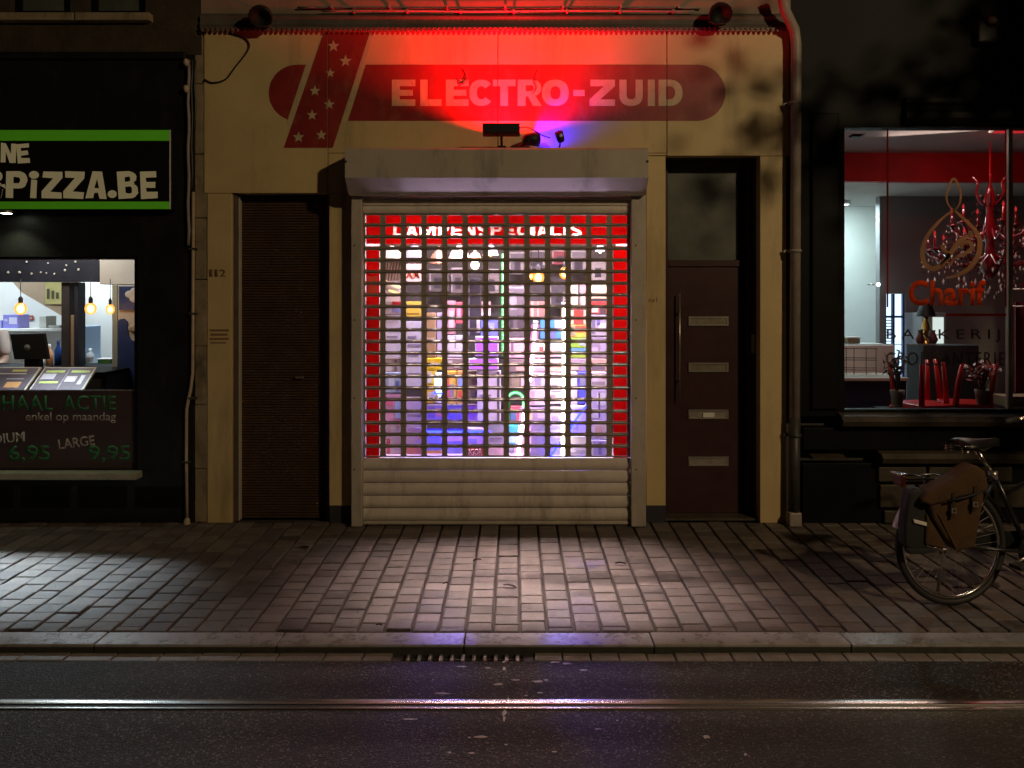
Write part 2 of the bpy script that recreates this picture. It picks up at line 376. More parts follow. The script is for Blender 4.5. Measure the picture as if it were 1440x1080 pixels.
M = dict(
 yellow=mat('yellow_paint', (.62,.47,.235), .55, var=.10, vscale=2.2, bump=.12, bscale=90, stain=((.16,.115,.06), .75, 2.1, .16)),
 plinth=mat('black_plinth', (.035,.035,.045), .5, var=.3),
 redpaint=mat('red_paint', (.27,.020,.018), .5, var=.22, vscale=4, stain=((.36,.17,.10), .40, 9, .5)),
 creampaint=mat('cream_paint', (.56,.45,.27), .5, var=.12, vscale=9, stain=((.25,.08,.05), .55, 14, .6)),
 upper=mat('upper_render', (.27,.20,.15), .7, var=.15, vscale=3, bump=.2, stain=((.12,.09,.07), .6, 2, .4)),
 cornice=mat('cornice_zinc', (.11,.095,.08), .6, var=.3, vscale=5, bump=.2),
 corr=mat('corrugated_sheet', (.16,.12,.10), .55, var=.25),
 black=mat('black_paint', (.013,.013,.012), .45, spec=.3, var=.35, vscale=4, bump=.15, bscale=40, stain=((.04,.035,.028), .5, 5, .25)),
 blackwood=mat('black_wood', (.006,.006,.007), .55, spec=.12, var=.3, vscale=3, bump=.1, bscale=30),
 blackplastic=mat('black_plastic', (.014,.014,.014), .5, spec=.3),
 stone=mat('dirty_stone', (.30,.235,.15), .75, var=.3, vscale=4, bump=.5, bscale=35, stain=((.05,.04,.03), .85, 5, .6)),
 darkstone=mat('dark_plinth_stone', (.060,.045,.030), .6, var=.4, vscale=5, bump=.5, bscale=30),
 pipe=mat('grey_pipe', (.32,.27,.24), .5, var=.2, vscale=8, stain=((.10,.08,.07), .6, 6, .3)),
 iron=mat('cast_iron', (.05,.047,.045), .45, var=.3, vscale=12, bump=.2),
 lightpipe=mat('cream_conduit', (.48,.38,.28), .4, var=.2, vscale=14),
 brown=mat('brown_slats', (.085,.047,.030), .45, var=.25, vscale=7),
 brownframe=mat('brown_frame', (.10,.075,.055), .45, var=.2),
 door=mat('dark_red_door', (.050,.020,.022), .32, var=.2, vscale=5),
 steel=mat('brushed_steel', (.55,.52,.48), .32, .85, var=.15, vscale=25),
 chrome=mat('chrome', (.75,.73,.70), .16, 1.0),
 alu=mat('shutter_aluminium', (.50,.44,.37), .48, .0, var=.12, vscale=4, bump=.05, bscale=60, stain=((.19,.155,.125), .6, 3, .35)),
 alubox=mat('shutter_box_paint', (.46,.41,.35), .42, var=.1, vscale=3, stain=((.13,.11,.085), .8, 3.2, .22)),
 perf=mat('perforated_aluminium', (.34,.295,.25), .5, var=.15, vscale=6, stain=((.15,.125,.10), .6, 7, .5)),
 slat=mat('slat_aluminium', (.68,.60,.53), .45, .0, var=.12, vscale=6, stain=((.20,.16,.13), .7, 6, .3)),
 paver=mat('concrete_paver', (.130,.103,.092), .56, rnd=.34, var=.26, vscale=22, bump=.6, bscale=130, rvar=.1, stain=((.045,.035,.03), .7, 7, 1.0)),
 bed=mat('joint_sand', (.052,.038,.031), .9, var=.3, vscale=40, bump=.4),
 kerb=mat('bluestone_kerb', (.29,.27,.27), .30, var=.2, vscale=11, bump=.25, bscale=80, rnd=.1, rvar=.1),
 riser=mat('grimy_riser', (.040,.040,.030), .8, var=.4, vscale=15, bump=.3),
 gutter=mat('gutter_stone', (.24,.215,.205), .5, var=.22, vscale=16, bump=.35, bscale=80, rnd=.12),
 rail=mat('polished_rail', (.66,.63,.60), .27, 1.0, var=.15, vscale=8),
 railgroove=mat('rail_groove', (.03,.026,.024), .6),
 splash=mat('white_paint_splash', (.60,.56,.52), .55, var=.3, vscale=60),
 leaf=mat('dead_leaf', (.010,.005,.003), .9, spec=.0),
 rubber=mat('tyre_rubber', (.022,.021,.02), .6),
 bikeblack=mat('black_enamel', (.015,.015,.016), .25, coat=.4),
 canvas=mat('tan_canvas', (.085,.043,.017), .85, var=.22, vscale=18, bump=.5, bscale=220),
 blackcanvas=mat('black_canvas', (.018,.018,.02), .7, bump=.3, bscale=200),
 reflective=mat('reflective_strip', (.85,.82,.76), .3),
 leather=mat('black_leather', (.010,.009,.009), .42, var=.2),
 white=mat('white_paint', (.80,.78,.75), .45),
 whitewall=mat('white_wall', (.72,.70,.66), .7, var=.06, vscale=2),
 greywall=mat('grey_wall', (.26,.25,.26), .7, var=.12, vscale=2),
 darkwall=mat('dark_wall', (.05,.045,.05), .6, var=.2),
 beige=mat('beige_soffit', (.42,.30,.20), .7, var=.1),
 navy=mat('navy_panel', (.030,.034,.055), .5, var=.2),
 bluemural=mat('blue_mural', (.045,.075,.24), .5, var=.3, vscale=4),
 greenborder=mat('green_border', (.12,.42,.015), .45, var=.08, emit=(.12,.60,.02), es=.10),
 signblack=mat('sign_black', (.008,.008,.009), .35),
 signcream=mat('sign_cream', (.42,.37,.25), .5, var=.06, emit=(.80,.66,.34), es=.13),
 posterdark=mat('poster_plum', (.065,.042,.046), .4, var=.15),
 postergreen=mat('poster_green', (.022,.17,.055), .5),
 posterwhite=mat('poster_white', (.42,.38,.35), .5),
 sill=mat('lit_sill', (.36,.36,.29), .45, var=.2, vscale=7, bump=.2),
 pane=glass('window_pane', (.97,.98,.98), .10),
 shoppane=glass('shop_pane', (.98,.98,.98), .06),
 darkpane=mat('dark_frosted_pane', (.10,.11,.095), .3, var=.35, vscale=3.5),
 glassware=glass('clear_bulb', (1,.97,.92), .25),
 redfilm=film('red_window_film', (.74,.040,.038), .72),
 whitefilm=film('white_window_film', (.36,.25,.23), .72),
 redbeam=mat('red_beam', (.42,.016,.014), .5, var=.2, vscale=3),
 redlacquer=mat('red_lacquer', (.50,.012,.014), .3, coat=.3),
 redglass=mat('red_glass', (.13,.002,.006), .10, coat=.8),
 crystal=mat('crystal', (.82,.80,.80), .05, spec=1.0, coat=1.0),
 orangevinyl=film('orange_vinyl', (.95,.24,.06), .6),
 redvinyl=film('red_vinyl', (.36,.04,.025), .6),
 goldvinyl=film('tan_vinyl', (.62,.43,.26), .6),
 greyvinyl=film('grey_vinyl', (.15,.13,.12), .5),
 skin=mat('skin', (.46,.27,.19), .5),
 shirt=mat('pale_pink_shirt', (.48,.34,.28), .8, bump=.2),
 trousers=mat('dark_trousers', (.03,.03,.04), .8),
 hair=mat('dark_hair', (.02,.013,.009), .5),
 bulbwarm=glow('filament_glow', (1.0,.62,.25), 22),
 amberglass=glass('amber_glow_glass', (1,.62,.26), .3),
 bulbcore=glow('white_hot_core', (1.0,.74,.42), 9),
 bulbshell=glow('warm_bulb_glow', (1.0,.60,.24), 2.2),
 globe=glow('bright_globe', (1.0,.80,.50), 9),
 led_white=glow('warm_white_tube', (1.0,.86,.68), 20),
 led_pink=glow('pink_tube', (1.0,.46,.80), 24),
 led_green=glow('green_tube', (.30,1.0,.45), 2.6),
 led_blue=glow('blue_tube', (.006,.010,1.0), 30),
 led_purple=glow('purple_lamp', (.52,.14,1.0), 1.6),
 led_cool=glow('cool_fixture', (.80,.92,1.0), 7),
 led_sky=glow('cold_lamp', (.62,.80,1.0), 2.2),
 downlight=glow('downlight_lens', (.93,1.0,.80), 14),
 doorlight=glow('lit_back_room', (.58,.80,1.0), 1.8),
 fridgelight=glow('lit_fridge', (.85,.95,.90), .85),
 redneon=glow('red_lamp_lens', (1.0,.02,.05), 6),
 blueneon=glow('blue_lamp_lens', (.16,.10,1.0), 10),
 redcandle=glow('red_candle_glow', (1.0,.05,.05), .45),
 street=glow('street_lamp_lens', (1.0,.74,.42), 12),
 bark=mat('bark', (.09,.065,.045), .8, bump=.6, bscale=30),
 foliage=mat('foliage', (.05,.085,.025), .6, rnd=.3),
)
# asphalt: speckled aggregate
def asphalt():
    m = bpy.data.materials.new('asphalt'); m.use_nodes = True; nt = m.node_tree; N = nt.nodes; L = nt.links
    b = N['Principled BSDF']; geo = N.new('ShaderNodeNewGeometry')
    v = N.new('ShaderNodeTexVoronoi'); v.inputs['Scale'].default_value = 130; L.new(geo.outputs['Position'], v.inputs['Vector'])
    cr = N.new('ShaderNodeValToRGB'); L.new(v.outputs['Color'], cr.inputs[0])
    e = cr.color_ramp.elements; e[0].position = .15; e[0].color = (.013,.011,.010,1); e[1].position = .97; e[1].color = (.25,.215,.18,1)
    k = e.new(.72); k.color = (.040,.034,.028,1)
    n = N.new('ShaderNodeTexNoise'); n.inputs['Scale'].default_value = 1.6; n.inputs['Detail'].default_value = 6
    L.new(geo.outputs['Position'], n.inputs['Vector'])
    mr = N.new('ShaderNodeMapRange'); mr.inputs[1].default_value=.3; mr.inputs[2].default_value=.7; mr.inputs[3].default_value=.72; mr.inputs[4].default_value=1.28
    L.new(n.outputs[0], mr.inputs[0])
    sc = N.new('ShaderNodeVectorMath'); sc.operation = 'SCALE'; L.new(cr.outputs[0], sc.inputs[0]); L.new(mr.outputs[0], sc.inputs['Scale'])
    mp = N.new('ShaderNodeMapping'); mp.inputs['Scale'].default_value = (.22, 3.2, 1); L.new(geo.outputs['Position'], mp.inputs['Vector'])
    n5 = N.new('ShaderNodeTexNoise'); n5.inputs['Scale'].default_value = 1.3; n5.inputs['Detail'].default_value = 5; L.new(mp.outputs[0], n5.inputs['Vector'])
    m5 = N.new('ShaderNodeMapRange'); m5.inputs[1].default_value=.35; m5.inputs[2].default_value=.65; m5.inputs[3].default_value=.7; m5.inputs[4].default_value=1.35
    L.new(n5.outputs[0], m5.inputs[0]); s5 = N.new('ShaderNodeVectorMath'); s5.operation = 'SCALE'; L.new(sc.outputs[0], s5.inputs[0]); L.new(m5.outputs[0], s5.inputs['Scale'])
    L.new(s5.outputs[0], b.inputs['Base Color'])
    m2 = N.new('ShaderNodeMapRange'); m2.inputs[1].default_value=.3; m2.inputs[2].default_value=.7; m2.inputs[3].default_value=.38; m2.inputs[4].default_value=.62
    L.new(n.outputs[0], m2.inputs[0]); L.new(m2.outputs[0], b.inputs['Roughness'])
    n3 = N.new('ShaderNodeTexNoise'); n3.inputs['Scale'].default_value = 170; n3.inputs['Detail'].default_value = 3
    L.new(geo.outputs['Position'], n3.inputs['Vector'])
    mix = N.new('ShaderNodeMath'); mix.operation = 'ADD'; L.new(n3.outputs[0], mix.inputs[0]); L.new(v.outputs['Distance'], mix.inputs[1])
    bp = N.new('ShaderNodeBump'); bp.inputs['Strength'].default_value = .75; bp.inputs['Distance'].default_value = .006
    L.new(mix.outputs[0], bp.inputs['Height']); L.new(bp.outputs[0], b.inputs['Normal'])
    return m
M['asphalt'] = asphalt()
def halo_shell(name, col, s):  # glowing see-through shell that adds a halo round a light tube
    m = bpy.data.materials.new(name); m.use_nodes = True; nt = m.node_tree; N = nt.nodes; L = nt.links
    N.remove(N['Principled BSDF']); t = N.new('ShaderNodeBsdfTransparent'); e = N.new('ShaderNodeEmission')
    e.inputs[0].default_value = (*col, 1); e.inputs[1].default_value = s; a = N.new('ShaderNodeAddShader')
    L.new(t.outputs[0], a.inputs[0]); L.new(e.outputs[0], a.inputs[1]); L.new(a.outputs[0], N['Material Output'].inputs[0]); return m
HALOS = dict(led_pink=halo_shell('pink_halo', (1,.22,.60), .55), led_white=halo_shell('warm_halo', (1,.80,.55), .35), led_blue=halo_shell('blue_halo', (.002,.003,1), 1.3), led_green=halo_shell('green_halo', (.02,1,.10), .40))
_m = M['amberglass']; _e = _m.node_tree.nodes.new('ShaderNodeEmission'); _e.inputs[0].default_value = (1,.42,.10,1); _e.inputs[1].default_value = .55  # orange glow added to the bulb glass for its bright rim
_a = _m.node_tree.nodes.new('ShaderNodeAddShader'); _o = _m.node_tree.nodes['Material Output']
_m.node_tree.links.new(_o.inputs[0].links[0].from_socket, _a.inputs[0]); _m.node_tree.links.new(_e.outputs[0], _a.inputs[1]); _m.node_tree.links.new(_a.outputs[0], _o.inputs[0])

def area(name, loc, target, sx, sy, power, col, parent=None, spread=180):
    l = bpy.data.lights.new(name, 'AREA'); l.shape = 'RECTANGLE'; l.size = sx; l.size_y = sy
    l.energy = power; l.color = col; l.spread = R(spread)
    o = bpy.data.objects.new(name, l); o.location = loc
    o.rotation_euler = (Vector(target)-Vector(loc)).to_track_quat('-Z', 'Y').to_euler()
    return link(o, parent)
def spot(name, loc, target, power, col, angle, blend=.5, size=.03, parent=None):
    l = bpy.data.lights.new(name, 'SPOT'); l.energy = power; l.color = col; l.spot_size = R(angle); l.spot_blend = blend
    l.shadow_soft_size = size
    o = bpy.data.objects.new(name, l); o.location = loc
    o.rotation_euler = (Vector(target)-Vector(loc)).to_track_quat('-Z', 'Y').to_euler()
    return link(o, parent)

# ------------------------------------------------------------------ GROUND
KB, KF, GF = -1.85, -2.005, -2.095          # kerb back, kerb front, gutter front
ZR = -0.092                                 # road level
XW = 7.5
road = tag(MB().box(-40, 40, -40, GF, ZR-.3, ZR).build('road', M['asphalt']), kind='structure')
bed = MB()
bed.add([(-XW, 6, -.022), (XW, 6, -.022), (XW, 0, -.022), (-XW, 0, -.022), (-XW, KB, gz(KB)-.018), (XW, KB, gz(KB)-.018)], [(0,1,2,3),(3,2,5,4)])
pavement = tag(bed.build('pavement', M['bed']), kind='structure')

PW, JX, JY = .147, .0155, .0042
def paver_verts(x0, x1, y0, y1, z):
    c = .005
    b = [(x0,y0),(x1,y0),(x1,y1),(x0,y1)]; t = [(x0+c,y0+c),(x1-c,y0+c),(x1-c,y1-c),(x0+c,y1-c)]
    vs = [(x,y,z-.03) for x,y in b]+[(x,y,z-c*.8) for x,y in b]+[(x,y,z) for x,y in t]
    fs = [(0,1,5,4),(1,2,6,5),(2,3,7,6),(3,0,4,7),(4,5,9,8),(5,6,10,9),(6,7,11,10),(7,4,8,11),(8,9,10,11)]
    return vs, fs
pm = {}
def paver_mesh(l):
    k = round(l, 2)
    if k not in pm:
        mb = MB(); mb.add(*paver_verts(-(PW-JX)/2, (PW-JX)/2, -k/2, k/2, 0)); pm[k] = mb.mesh('paver', M['paver'])
    return pm[k]
plist = []
ncol = int(XW/PW)
for i in range(-ncol, ncol):
    x = (i+.5)*PW + .028
    y = KB + .003 + (-.057 if i % 2 else 0)+random.uniform(-.012, .0)
    while y < .02:
        l = .114 if random.random() < .78 else random.choice((.09, .135, .15))
        y0 = max(y, KB+.003); y1 = min(y+l-JY, .03)
        y += l
        if y1-y0 > .04: plist.append((x, (y0+y1)/2, round(y1-y0, 2)))
def show(p):
    Z = p[1]+CAMD; px = CX+p[0]*F/Z
    return 1/Z if -20 < px < 1460 else 0
plist.sort(key=lambda p: (-show(p), abs(p[0])))
rest = MB()
for n, (x, y, l) in enumerate(plist):
    dz = random.gauss(0, .0018)
    if n < 300:
        o = bpy.data.objects.new('paver', paver_mesh(l)); o.location = (x, y, gz(y)+dz)
        o.rotation_euler = (math.atan(SLOPE)+random.gauss(0,.006), random.gauss(0,.006), random.gauss(0,.008)); link(o, pavement)
    else:
        mtx = Matrix.Translation((x, y, gz(y)+dz)) @ Euler((math.atan(SLOPE)+random.gauss(0,.006), random.gauss(0,.006), random.gauss(0,.008))).to_matrix().to_4x4()
        vs, fs = paver_verts(-(PW-JX)/2, (PW-JX)/2, -l/2, l/2, 0)
        rest.add([mtx @ Vector(v) for v in vs], fs)
tag(rest.build('paver_field', M['paver'], pavement), kind='stuff')

kerb = tag(MB().box(-XW, XW, KF+.012, KB, -.2, -.075).build('kerb', M['bed']), kind='structure')
x = -XW; nk = 0
joints = [-7.5, -6.4, -5.3, -4.2, -3.1, -2.17, -.915, -.24, .78, 1.85, 2.95, 4.0, 5.1, 6.3, 7.5]
joints = [-7.5, -6.4, -5.3, -4.2, -3.15, -2.19, -1.24, -.265, .725, 1.75, 2.75, 3.8, 4.9, 6.2, 7.5]
for a, b in zip(joints[:-1], joints[1:]):
    mb = MB(); d = random.gauss(0, .0015)
    mb.bbox(a+.003, b-.003, KF, KB-.006, -.064, -.048+d, .005)
    ks = mb.build('kerb_stone', M['kerb'], kerb)
    MB().box(a+.004, b-.004, KF+.003, KB-.01, -.14, -.065).build('kerb_riser', M['riser'], ks)
gutter = tag(MB().box(-XW, XW, GF+.004, KF-.002, -.22, -.115).build('gutter', M['bed']), kind='structure')
GX0, GX1 = PX(551, -2.05), PX(751, -2.05)
x = -XW
while x < XW:
    l = .145 if x > GX1-.2 else random.choice((.20, .24))
    x1 = min(x+l, XW)
    if x1 <= GX0+.02 or x >= GX1-.02:
        xa, xb = x, x1
        mb = MB(); d = random.gauss(0, .002)
        mb.bbox(xa+.003, xb-.003, GF, KF-.004, -.14, -.088+d, .006)
        mb.build('gutter_stone', M['gutter'], gutter)
        x = x1
    elif x < GX0:
        mb = MB(); mb.bbox(x+.003, GX0, GF, KF-.004, -.14, -.088, .006); mb.build('gutter_stone', M['gutter'], gutter); x = GX1
    else:
        x = GX1
# drain grate in the gutter
gr = thing('drain_grate', 'dark iron drain grate let into the gutter below the shutter', 'drain grate', (0, 0, 0))
MB().box(GX0, GX1, GF+.006, KF-.006, -.21, -.205).build('pit_floor', M['railgroove'], gr)
fr = MB(); fr.box(GX0+.004, GX0+.055, GF+.002, KF-.006, -.16, -.094).box(GX1-.055, GX1-.004, GF+.002, KF-.006, -.16, -.094)
fr.box(GX0+.055, GX1-.055, KF-.014, KF-.006, -.16, -.094)
fr.build('grate_frame', M['iron'], gr)
bar0 = None
nb = 11
for i in range(nb):
    xc = GX0+.085+(GX1-GX0-.17)*i/(nb-1)
    if bar0 is None:
        mb = MB(); mb.bbox(-.010, .010, GF+.002, KF-.014, -.15, -.089, .004)
        bar0 = mb.build('grate_bar', M['steel'], gr); bar0.location.x = xc
    else:
        o = bar0.copy(); o.location.x = xc; link(o, gr); o.parent = gr
mb = MB(); mb.box(GX0+.055, GX1-.055, GF+.034, GF+.046, -.15, -.100); mb.build('cross_bar', M['iron'], gr)

# tram rail
rl = thing('tram_rail', 'polished grooved tram rail running along the asphalt', 'tram rail', (0, -2.52, ZR))
hd = []
for a in range(0, 181, 15):
    hd.append((.026*math.cos(R(a)), .006*math.sin(R(a))))
hd = [(.027+y, .0015+z) for y, z in hd] + [(.001, -.05), (.053, -.05)]
MB().profile(hd, -40, 40).build('rail_head', M['rail'], rl)
MB().box(-40, 40, -.022, .0005, -.05, .0012).build('groove', M['railgroove'], rl)
lp = [(-.028+.012*math.cos(R(a)), .0018+.005*math.sin(R(a))) for a in range(0, 181, 20)] + [(-.040, -.05), (-.016, -.05)]
MB().profile(lp, -40, 40).build('guard_lip', M['rail'], rl)

# paint splashes on the asphalt (nobody could count them)
sp = MB()
def blot(x, y, rx, ry, z, n=9):
    vs = [(x, y, z)]
    for k in range(n):
        a = 2*math.pi*k/n; q = random.uniform(.55, 1.1)
        vs.append((x+rx*q*math.cos(a), y+ry*q*math.sin(a), z))
    sp.add(vs, [(0, 1+k, 1+(k+1) % n) for k in range(n)])
def gp(px, py):          # point of the road under a pixel
    Z = (CAMH-ZR)*F/(py-CY); return PX(px, Z-CAMD), Z-CAMD
for px, py, a, b in [(701,963,9,1.6),(757,959,11,1.8),(768,957,5,1.2),(709,941,3,3),(709,931,3,2),(622,976,13,1.4),(650,938,10,1.3),(686,940,5,1.2),(780,932,8,1.4),(798,934,8,1.4),(820,943,7,1.4),
                     (677,1037,12,1.8),(660,1038,3,1.2),(712,1048,3,1.3),(780,1058,5,1.4),(663,1060,6,1.6),(632,1059,4,1.4),(577,1012,12,1.2),(842,1026,6,1),(868,1014,2,1.2),(993,1037,6,3.2),(1048,1062,3,2),
                     (709,1003,4,5),(709,1012,2.5,6),(725,957,8,.8),(760,975,5,1),(740,979,3,1),(715,983,2,1.5)]:
    X_, Y_ = gp(px, py); Z_ = Y_+CAMD
    blot(X_, Y_, a*Z_/F, b*Z_*Z_/F/(CAMH-ZR), ZR+.003)
for k in range(100):
    px = random.gauss(735, 60); py = random.uniform(935, 1075)
    X_, Y_ = gp(px, py)
    if -2.57 < Y_ < -2.45: continue
    blot(X_, Y_, random.uniform(.001, .0035), random.uniform(.001, .003), ZR+.003, 5)
tag(sp.build('paint_splashes', M['splash']), 'white paint flecks splashed on the asphalt beside the tram rail', 'paint splash', kind='stuff')

xs_, ys_ = gp(709, 960); tb_ = MB(); pts_ = [(xs_+.004*math.sin(i*2.3), GF-.004-(GF+2.445+.0)*i/8*1.0) for i in range(9)]
for (xa, ya), (xb, yb_) in zip(pts_[:-1], pts_[1:]): tb_.add([(xa-.004, ya, ZR+.002), (xa+.004, ya, ZR+.002), (xb+.004, yb_, ZR+.002), (xb-.004, yb_, ZR+.002)], [(3,2,1,0)])
tb_.build('tar_seam', M['railgroove'], road)
gt_ = MB()
for k in range(320):
    Yk = random.uniform(KF, -.02); Xk = random.uniform(-4, 4); r_ = random.uniform(.0015, .005); zk = gz(Yk)+.001
    gt_.add([(Xk-r_, Yk-r_*.6, zk), (Xk+r_*.9, Yk-r_*.4, zk), (Xk+r_*.3, Yk+r_, zk), (Xk, Yk, zk+r_*.9)], [(0,1,3),(1,2,3),(2,0,3)])
tag(gt_.build('grit', mat('grit', (.10,.085,.07), .9, rnd=.6)), 'loose grit and crumbs scattered over the pavers', 'grit', kind='stuff')
# dead leaves
for px, py, s, lab in [(717,827,.035,'largest dead leaf lying on the pavers in front of the shutter'), (671,790,.024,'small dead leaf on the pavers just left of the largest leaf'),
                       (873,795,.028,'dead leaf right of the added blue light on the pavers'), (627,823,.014,'tiny dark leaf scrap on the pavers left of the centre leaves'),
                       (533,882,.014,'tiny dark leaf scrap beside the kerb stone'), (428,772,.03,'curled dead leaf on the pavers before the brown door')]:
    Z = (CAMH+SLOPE*CAMD)*F/(py-CY+SLOPE*F); Y_ = Z-CAMD
    n = 10; vs = []; fs = []; s *= 1.3
    for i in range(n+1):
        t = i/n; w = s*.42*math.sin(math.pi*t)**.8*(1+.25*math.sin(9*t)); h = .005+.006*math.sin(math.pi*t)
        vs += [((t-.5)*2*s, -w, h+.008), ((t-.5)*2*s, 0, h+.002), ((t-.5)*2*s, w, h+.006)]
    for i in range(n):
        fs += [(3*i, 3*i+3, 3*i+4, 3*i+1), (3*i+1, 3*i+4, 3*i+5, 3*i+2)]
    o = MB().add(vs, fs, True).build('fallen_leaf', M['leaf'])
    o.location = (PX(px, Y_), Y_, gz(Y_)+.002); o.rotation_euler.z = random.uniform(-.6, .6)
    tag(o, lab, 'leaf', 'dead leaves on the pavement')

# ------------------------------------------------------------------ LAMP SHOP BUILDING (yellow front)
bl = thing('shop_building', 'yellow panelled shop front with a red painted name band', 'building')
x = lambda p: PX(p, 0); z = lambda p: PZ(p, 0)
seams = [287, 461, 700, 938, 1110]
TOP = z(42)
bots = [z(271.5), None, None, z(219)]
sh0, sh1 = 486, 911           # shutter box
def panel(a, b, za, zb, y1=.1, name='facade_panel', m='yellow', y0=0):
    mb = MB(); mb.bbox(a, b, y0, y1, za, zb, .003); return mb.build(name, M[m], bl)
g = .003
panel(x(287), x(461)-g, z(271.5), TOP)
panel(x(461)+g, x(700)-g, z(215), TOP)
panel(x(700)+g, x(938)-g, z(215), TOP)
panel(x(938)+g, x(1110), z(219), TOP)
MB().box(x(287), x(1110), .03, .1, z(215), TOP-.01).build('panel_backing', M['blackplastic'], bl).location.y = .075
panel(x(461)+g, x(488), z(271.5)+g, z(215)-g)           # beside the shutter box
panel(x(909), x(938)-g, z(219)+g, z(215)-g)
# pillars
panel(x(291.5), x(326), 0, z(271.5)-g, .3, 'pillar')
panel(x(463), x(494), z(711), z(271.5)-g, .3, 'pillar')
panel(x(909), x(936), z(711), z(219)-g, .10, 'pillar')
MB().box(x(905), x(936), .101, .62, 0, z(219)).build('bay_reveal', M['darkwall'], bl)
panel(x(1069), x(1106), 0, z(219)-g, .10, 'pillar')
MB().box(x(1069), x(1106), .101, .62, 0, z(219)).build('bay_reveal', M['darkwall'], bl)
panel(x(463), x(494), 0, z(711)-.002, .28, 'pillar_base', 'plinth', .006)
panel(x(909), x(936), 0, z(711)-.002, .10, 'pillar_base', 'plinth', .006)
# structure behind: lintels, slabs, side walls of the display bay
MB().box(x(287), x(1110), .19, .5, z(222), 4.6).build('lintel', M['darkwall'], bl)
# upper wall, cornice, conduits
MB().bbox(x(282), x(1112), -.004, .3, z(20), 6.5).build('upper_wall', M['upper'], bl)
cp = [(.03, z(42)-.0), (-.020, z(40)), (-.030, z(36)), (-.020, z(30)), (-.026, z(25)), (-.012, z(21)), (.03, z(19))]
MB().profile(cp, x(283), x(1112)).build('cornice', M['cornice'], bl)
cor = MB(); nw = int((x(1112)-x(284))/.0395); vs = []; fs = []
for i in range(nw*6+1):
    t = i/6; xx = x(284)+t*.0395; w = .010*math.cos(2*math.pi*t)
    vs += [(xx, -.044, z(41)+w-.006), (xx, -.02, z(39.5)+w-.006), (xx, -.044, z(41)+w+.0-.009), (xx, -.02, z(39.5)+w-.009)]
for i in range(nw*6):
    a = 4*i; fs += [(a, a+4, a+5, a+1), (a+2, a+3, a+7, a+6), (a, a+2, a+6, a+4)]
cor.add(vs, fs, True).build('corrugated_edge', M['corr'], bl)
teeth = MB()
for i in range(nw):
    xx = x(284)+i*.0395
    teeth.prism([[(xx+.002, z(41.5)), (xx+.0375, z(41.5)), (xx+.024, z(47)), (xx+.0145, z(47))]], -.042, -.032)
teeth.build('fringe', M['corr'], bl)
for py, px0, px1 in [(12.5, 420, 985), (18.5, 455, 975)]:
    c = MB(); pts = []
    for i in range(22):
        t = i/21; pts.append((x(px0+(px1-px0)*t), -.030-(.016 if py > 15 else 0), z(py)+.003*math.sin(t*11)))
    c.tube(pts, .008, 6); 
    for i in range(7):
        xx = x(px0+(px1-px0)*(i+.6)/7); c.box(xx-.008, xx+.008, -.056, -.004, z(py)-.012, z(py)+.012)
    tag(c.build('conduit', M['pipe']), 'upper thin cable conduit clipped along the cornice' if py < 15 else 'lower thin cable conduit clipped along the cornice', 'conduit', 'conduits along the cornice')
# numbers and small signs on the pillars
for ch, a, b in (('1',294.5,299),('1',302,306.5),('2',309,317.5)): text('house_number', ch, a, b, 379, 389, -.0015, flat((.20,.09,.04)), bl, .012)
for px0, px1, py0, py1 in [(295,322,463,466),(296,320,469,472),(295,322,475,478),(296,318,481,483)]:
    MB().box(x(px0), x(px1), -.003, -.0005, z(py1), z(py0)).build('faded_notice', flat((.25,.15,.08)), bl)
text('small_lettering', 'xx1', 911, 924, 418, 425, -.0015, flat((.22,.14,.08)), bl)

# brown slatted door
bd = thing('slatted_door', 'closed brown slatted roller door between two yellow pillars', 'door', (0, 0, 0))
mb = MB(); YD = .13; zz = .0; h = .0215; a, b = PX(332, YD)-.012, PX(464, YD)+.05
while zz < z(271)-.01:
    mb.profile([(YD, zz+.002), (YD-.006, zz+.006), (YD-.007, zz+h-.006), (YD, zz+h-.002), (YD+.01, zz+h-.002), (YD+.01, zz+.002)], a, b); zz += h
tag(mb.build('slats', M['brown'], bd), kind='stuff')
MB().box(a-.1, b+.1, YD+.012, YD+.03, 0, z(268)).build('backing', M['darkwall'], bd)
MB().bbox(x(326)+.001, x(331), .03, .12, 0, z(272)-.004, .004).build('guide_rail', M['brownframe'], bd)
MB().bbox(x(331.4), x(332.6), .06, .12, 0, z(272)-.004, .002).build('guide_edge', M['alu'], bd)
MB().bbox(x(457), x(463)-.001, .05, .12, 0, z(272)-.004, .004).build('guide_rail', M['brownframe'], bd)
MB().bbox(PX(416, .11), PX(427, .11), .09, .122, PZ(532, .11), PZ(529, .11), .003).build('lock', M['steel'], bd)

# entrance door, set back
YE = .22
ed = thing('entrance_door', 'recessed dark red front door with four steel slots under a frosted transom', 'door', (0, 0, 0))
ex = lambda p: PX(p, YE); ez = lambda p: PZ(p, YE)
lx0, lx1 = x(936)-.0, x(1069)
RX = ex(1040)
MB().bbox(lx0+.06, RX-.002, YE, YE+.05, .02, ez(376), .004).build('leaf', M['door'], ed)
MB().bbox(RX+.002, lx1-.05, YE-.004, YE+.05, .02, z(219)-.03, .004).build('side_panel', M['blackwood'], ed)
MB().bbox(lx0, lx0+.058, YE-.02, YE+.06, 0, z(219), .004).build('jamb', M['door'], ed)
MB().bbox(lx1-.048, lx1-.002, YE-.02, YE+.06, 0, z(219), .004).build('jamb', M['door'], ed)
MB().bbox(lx0+.06, RX-.002, YE-.015, YE+.06, ez(375), ez(366), .004).build('transom_bar', M['door'], ed)
MB().box(lx0+.06, RX-.002, YE+.02, YE+.03, ez(366)+.002, z(219)-.03).build('transom_pane', M['darkpane'], ed)
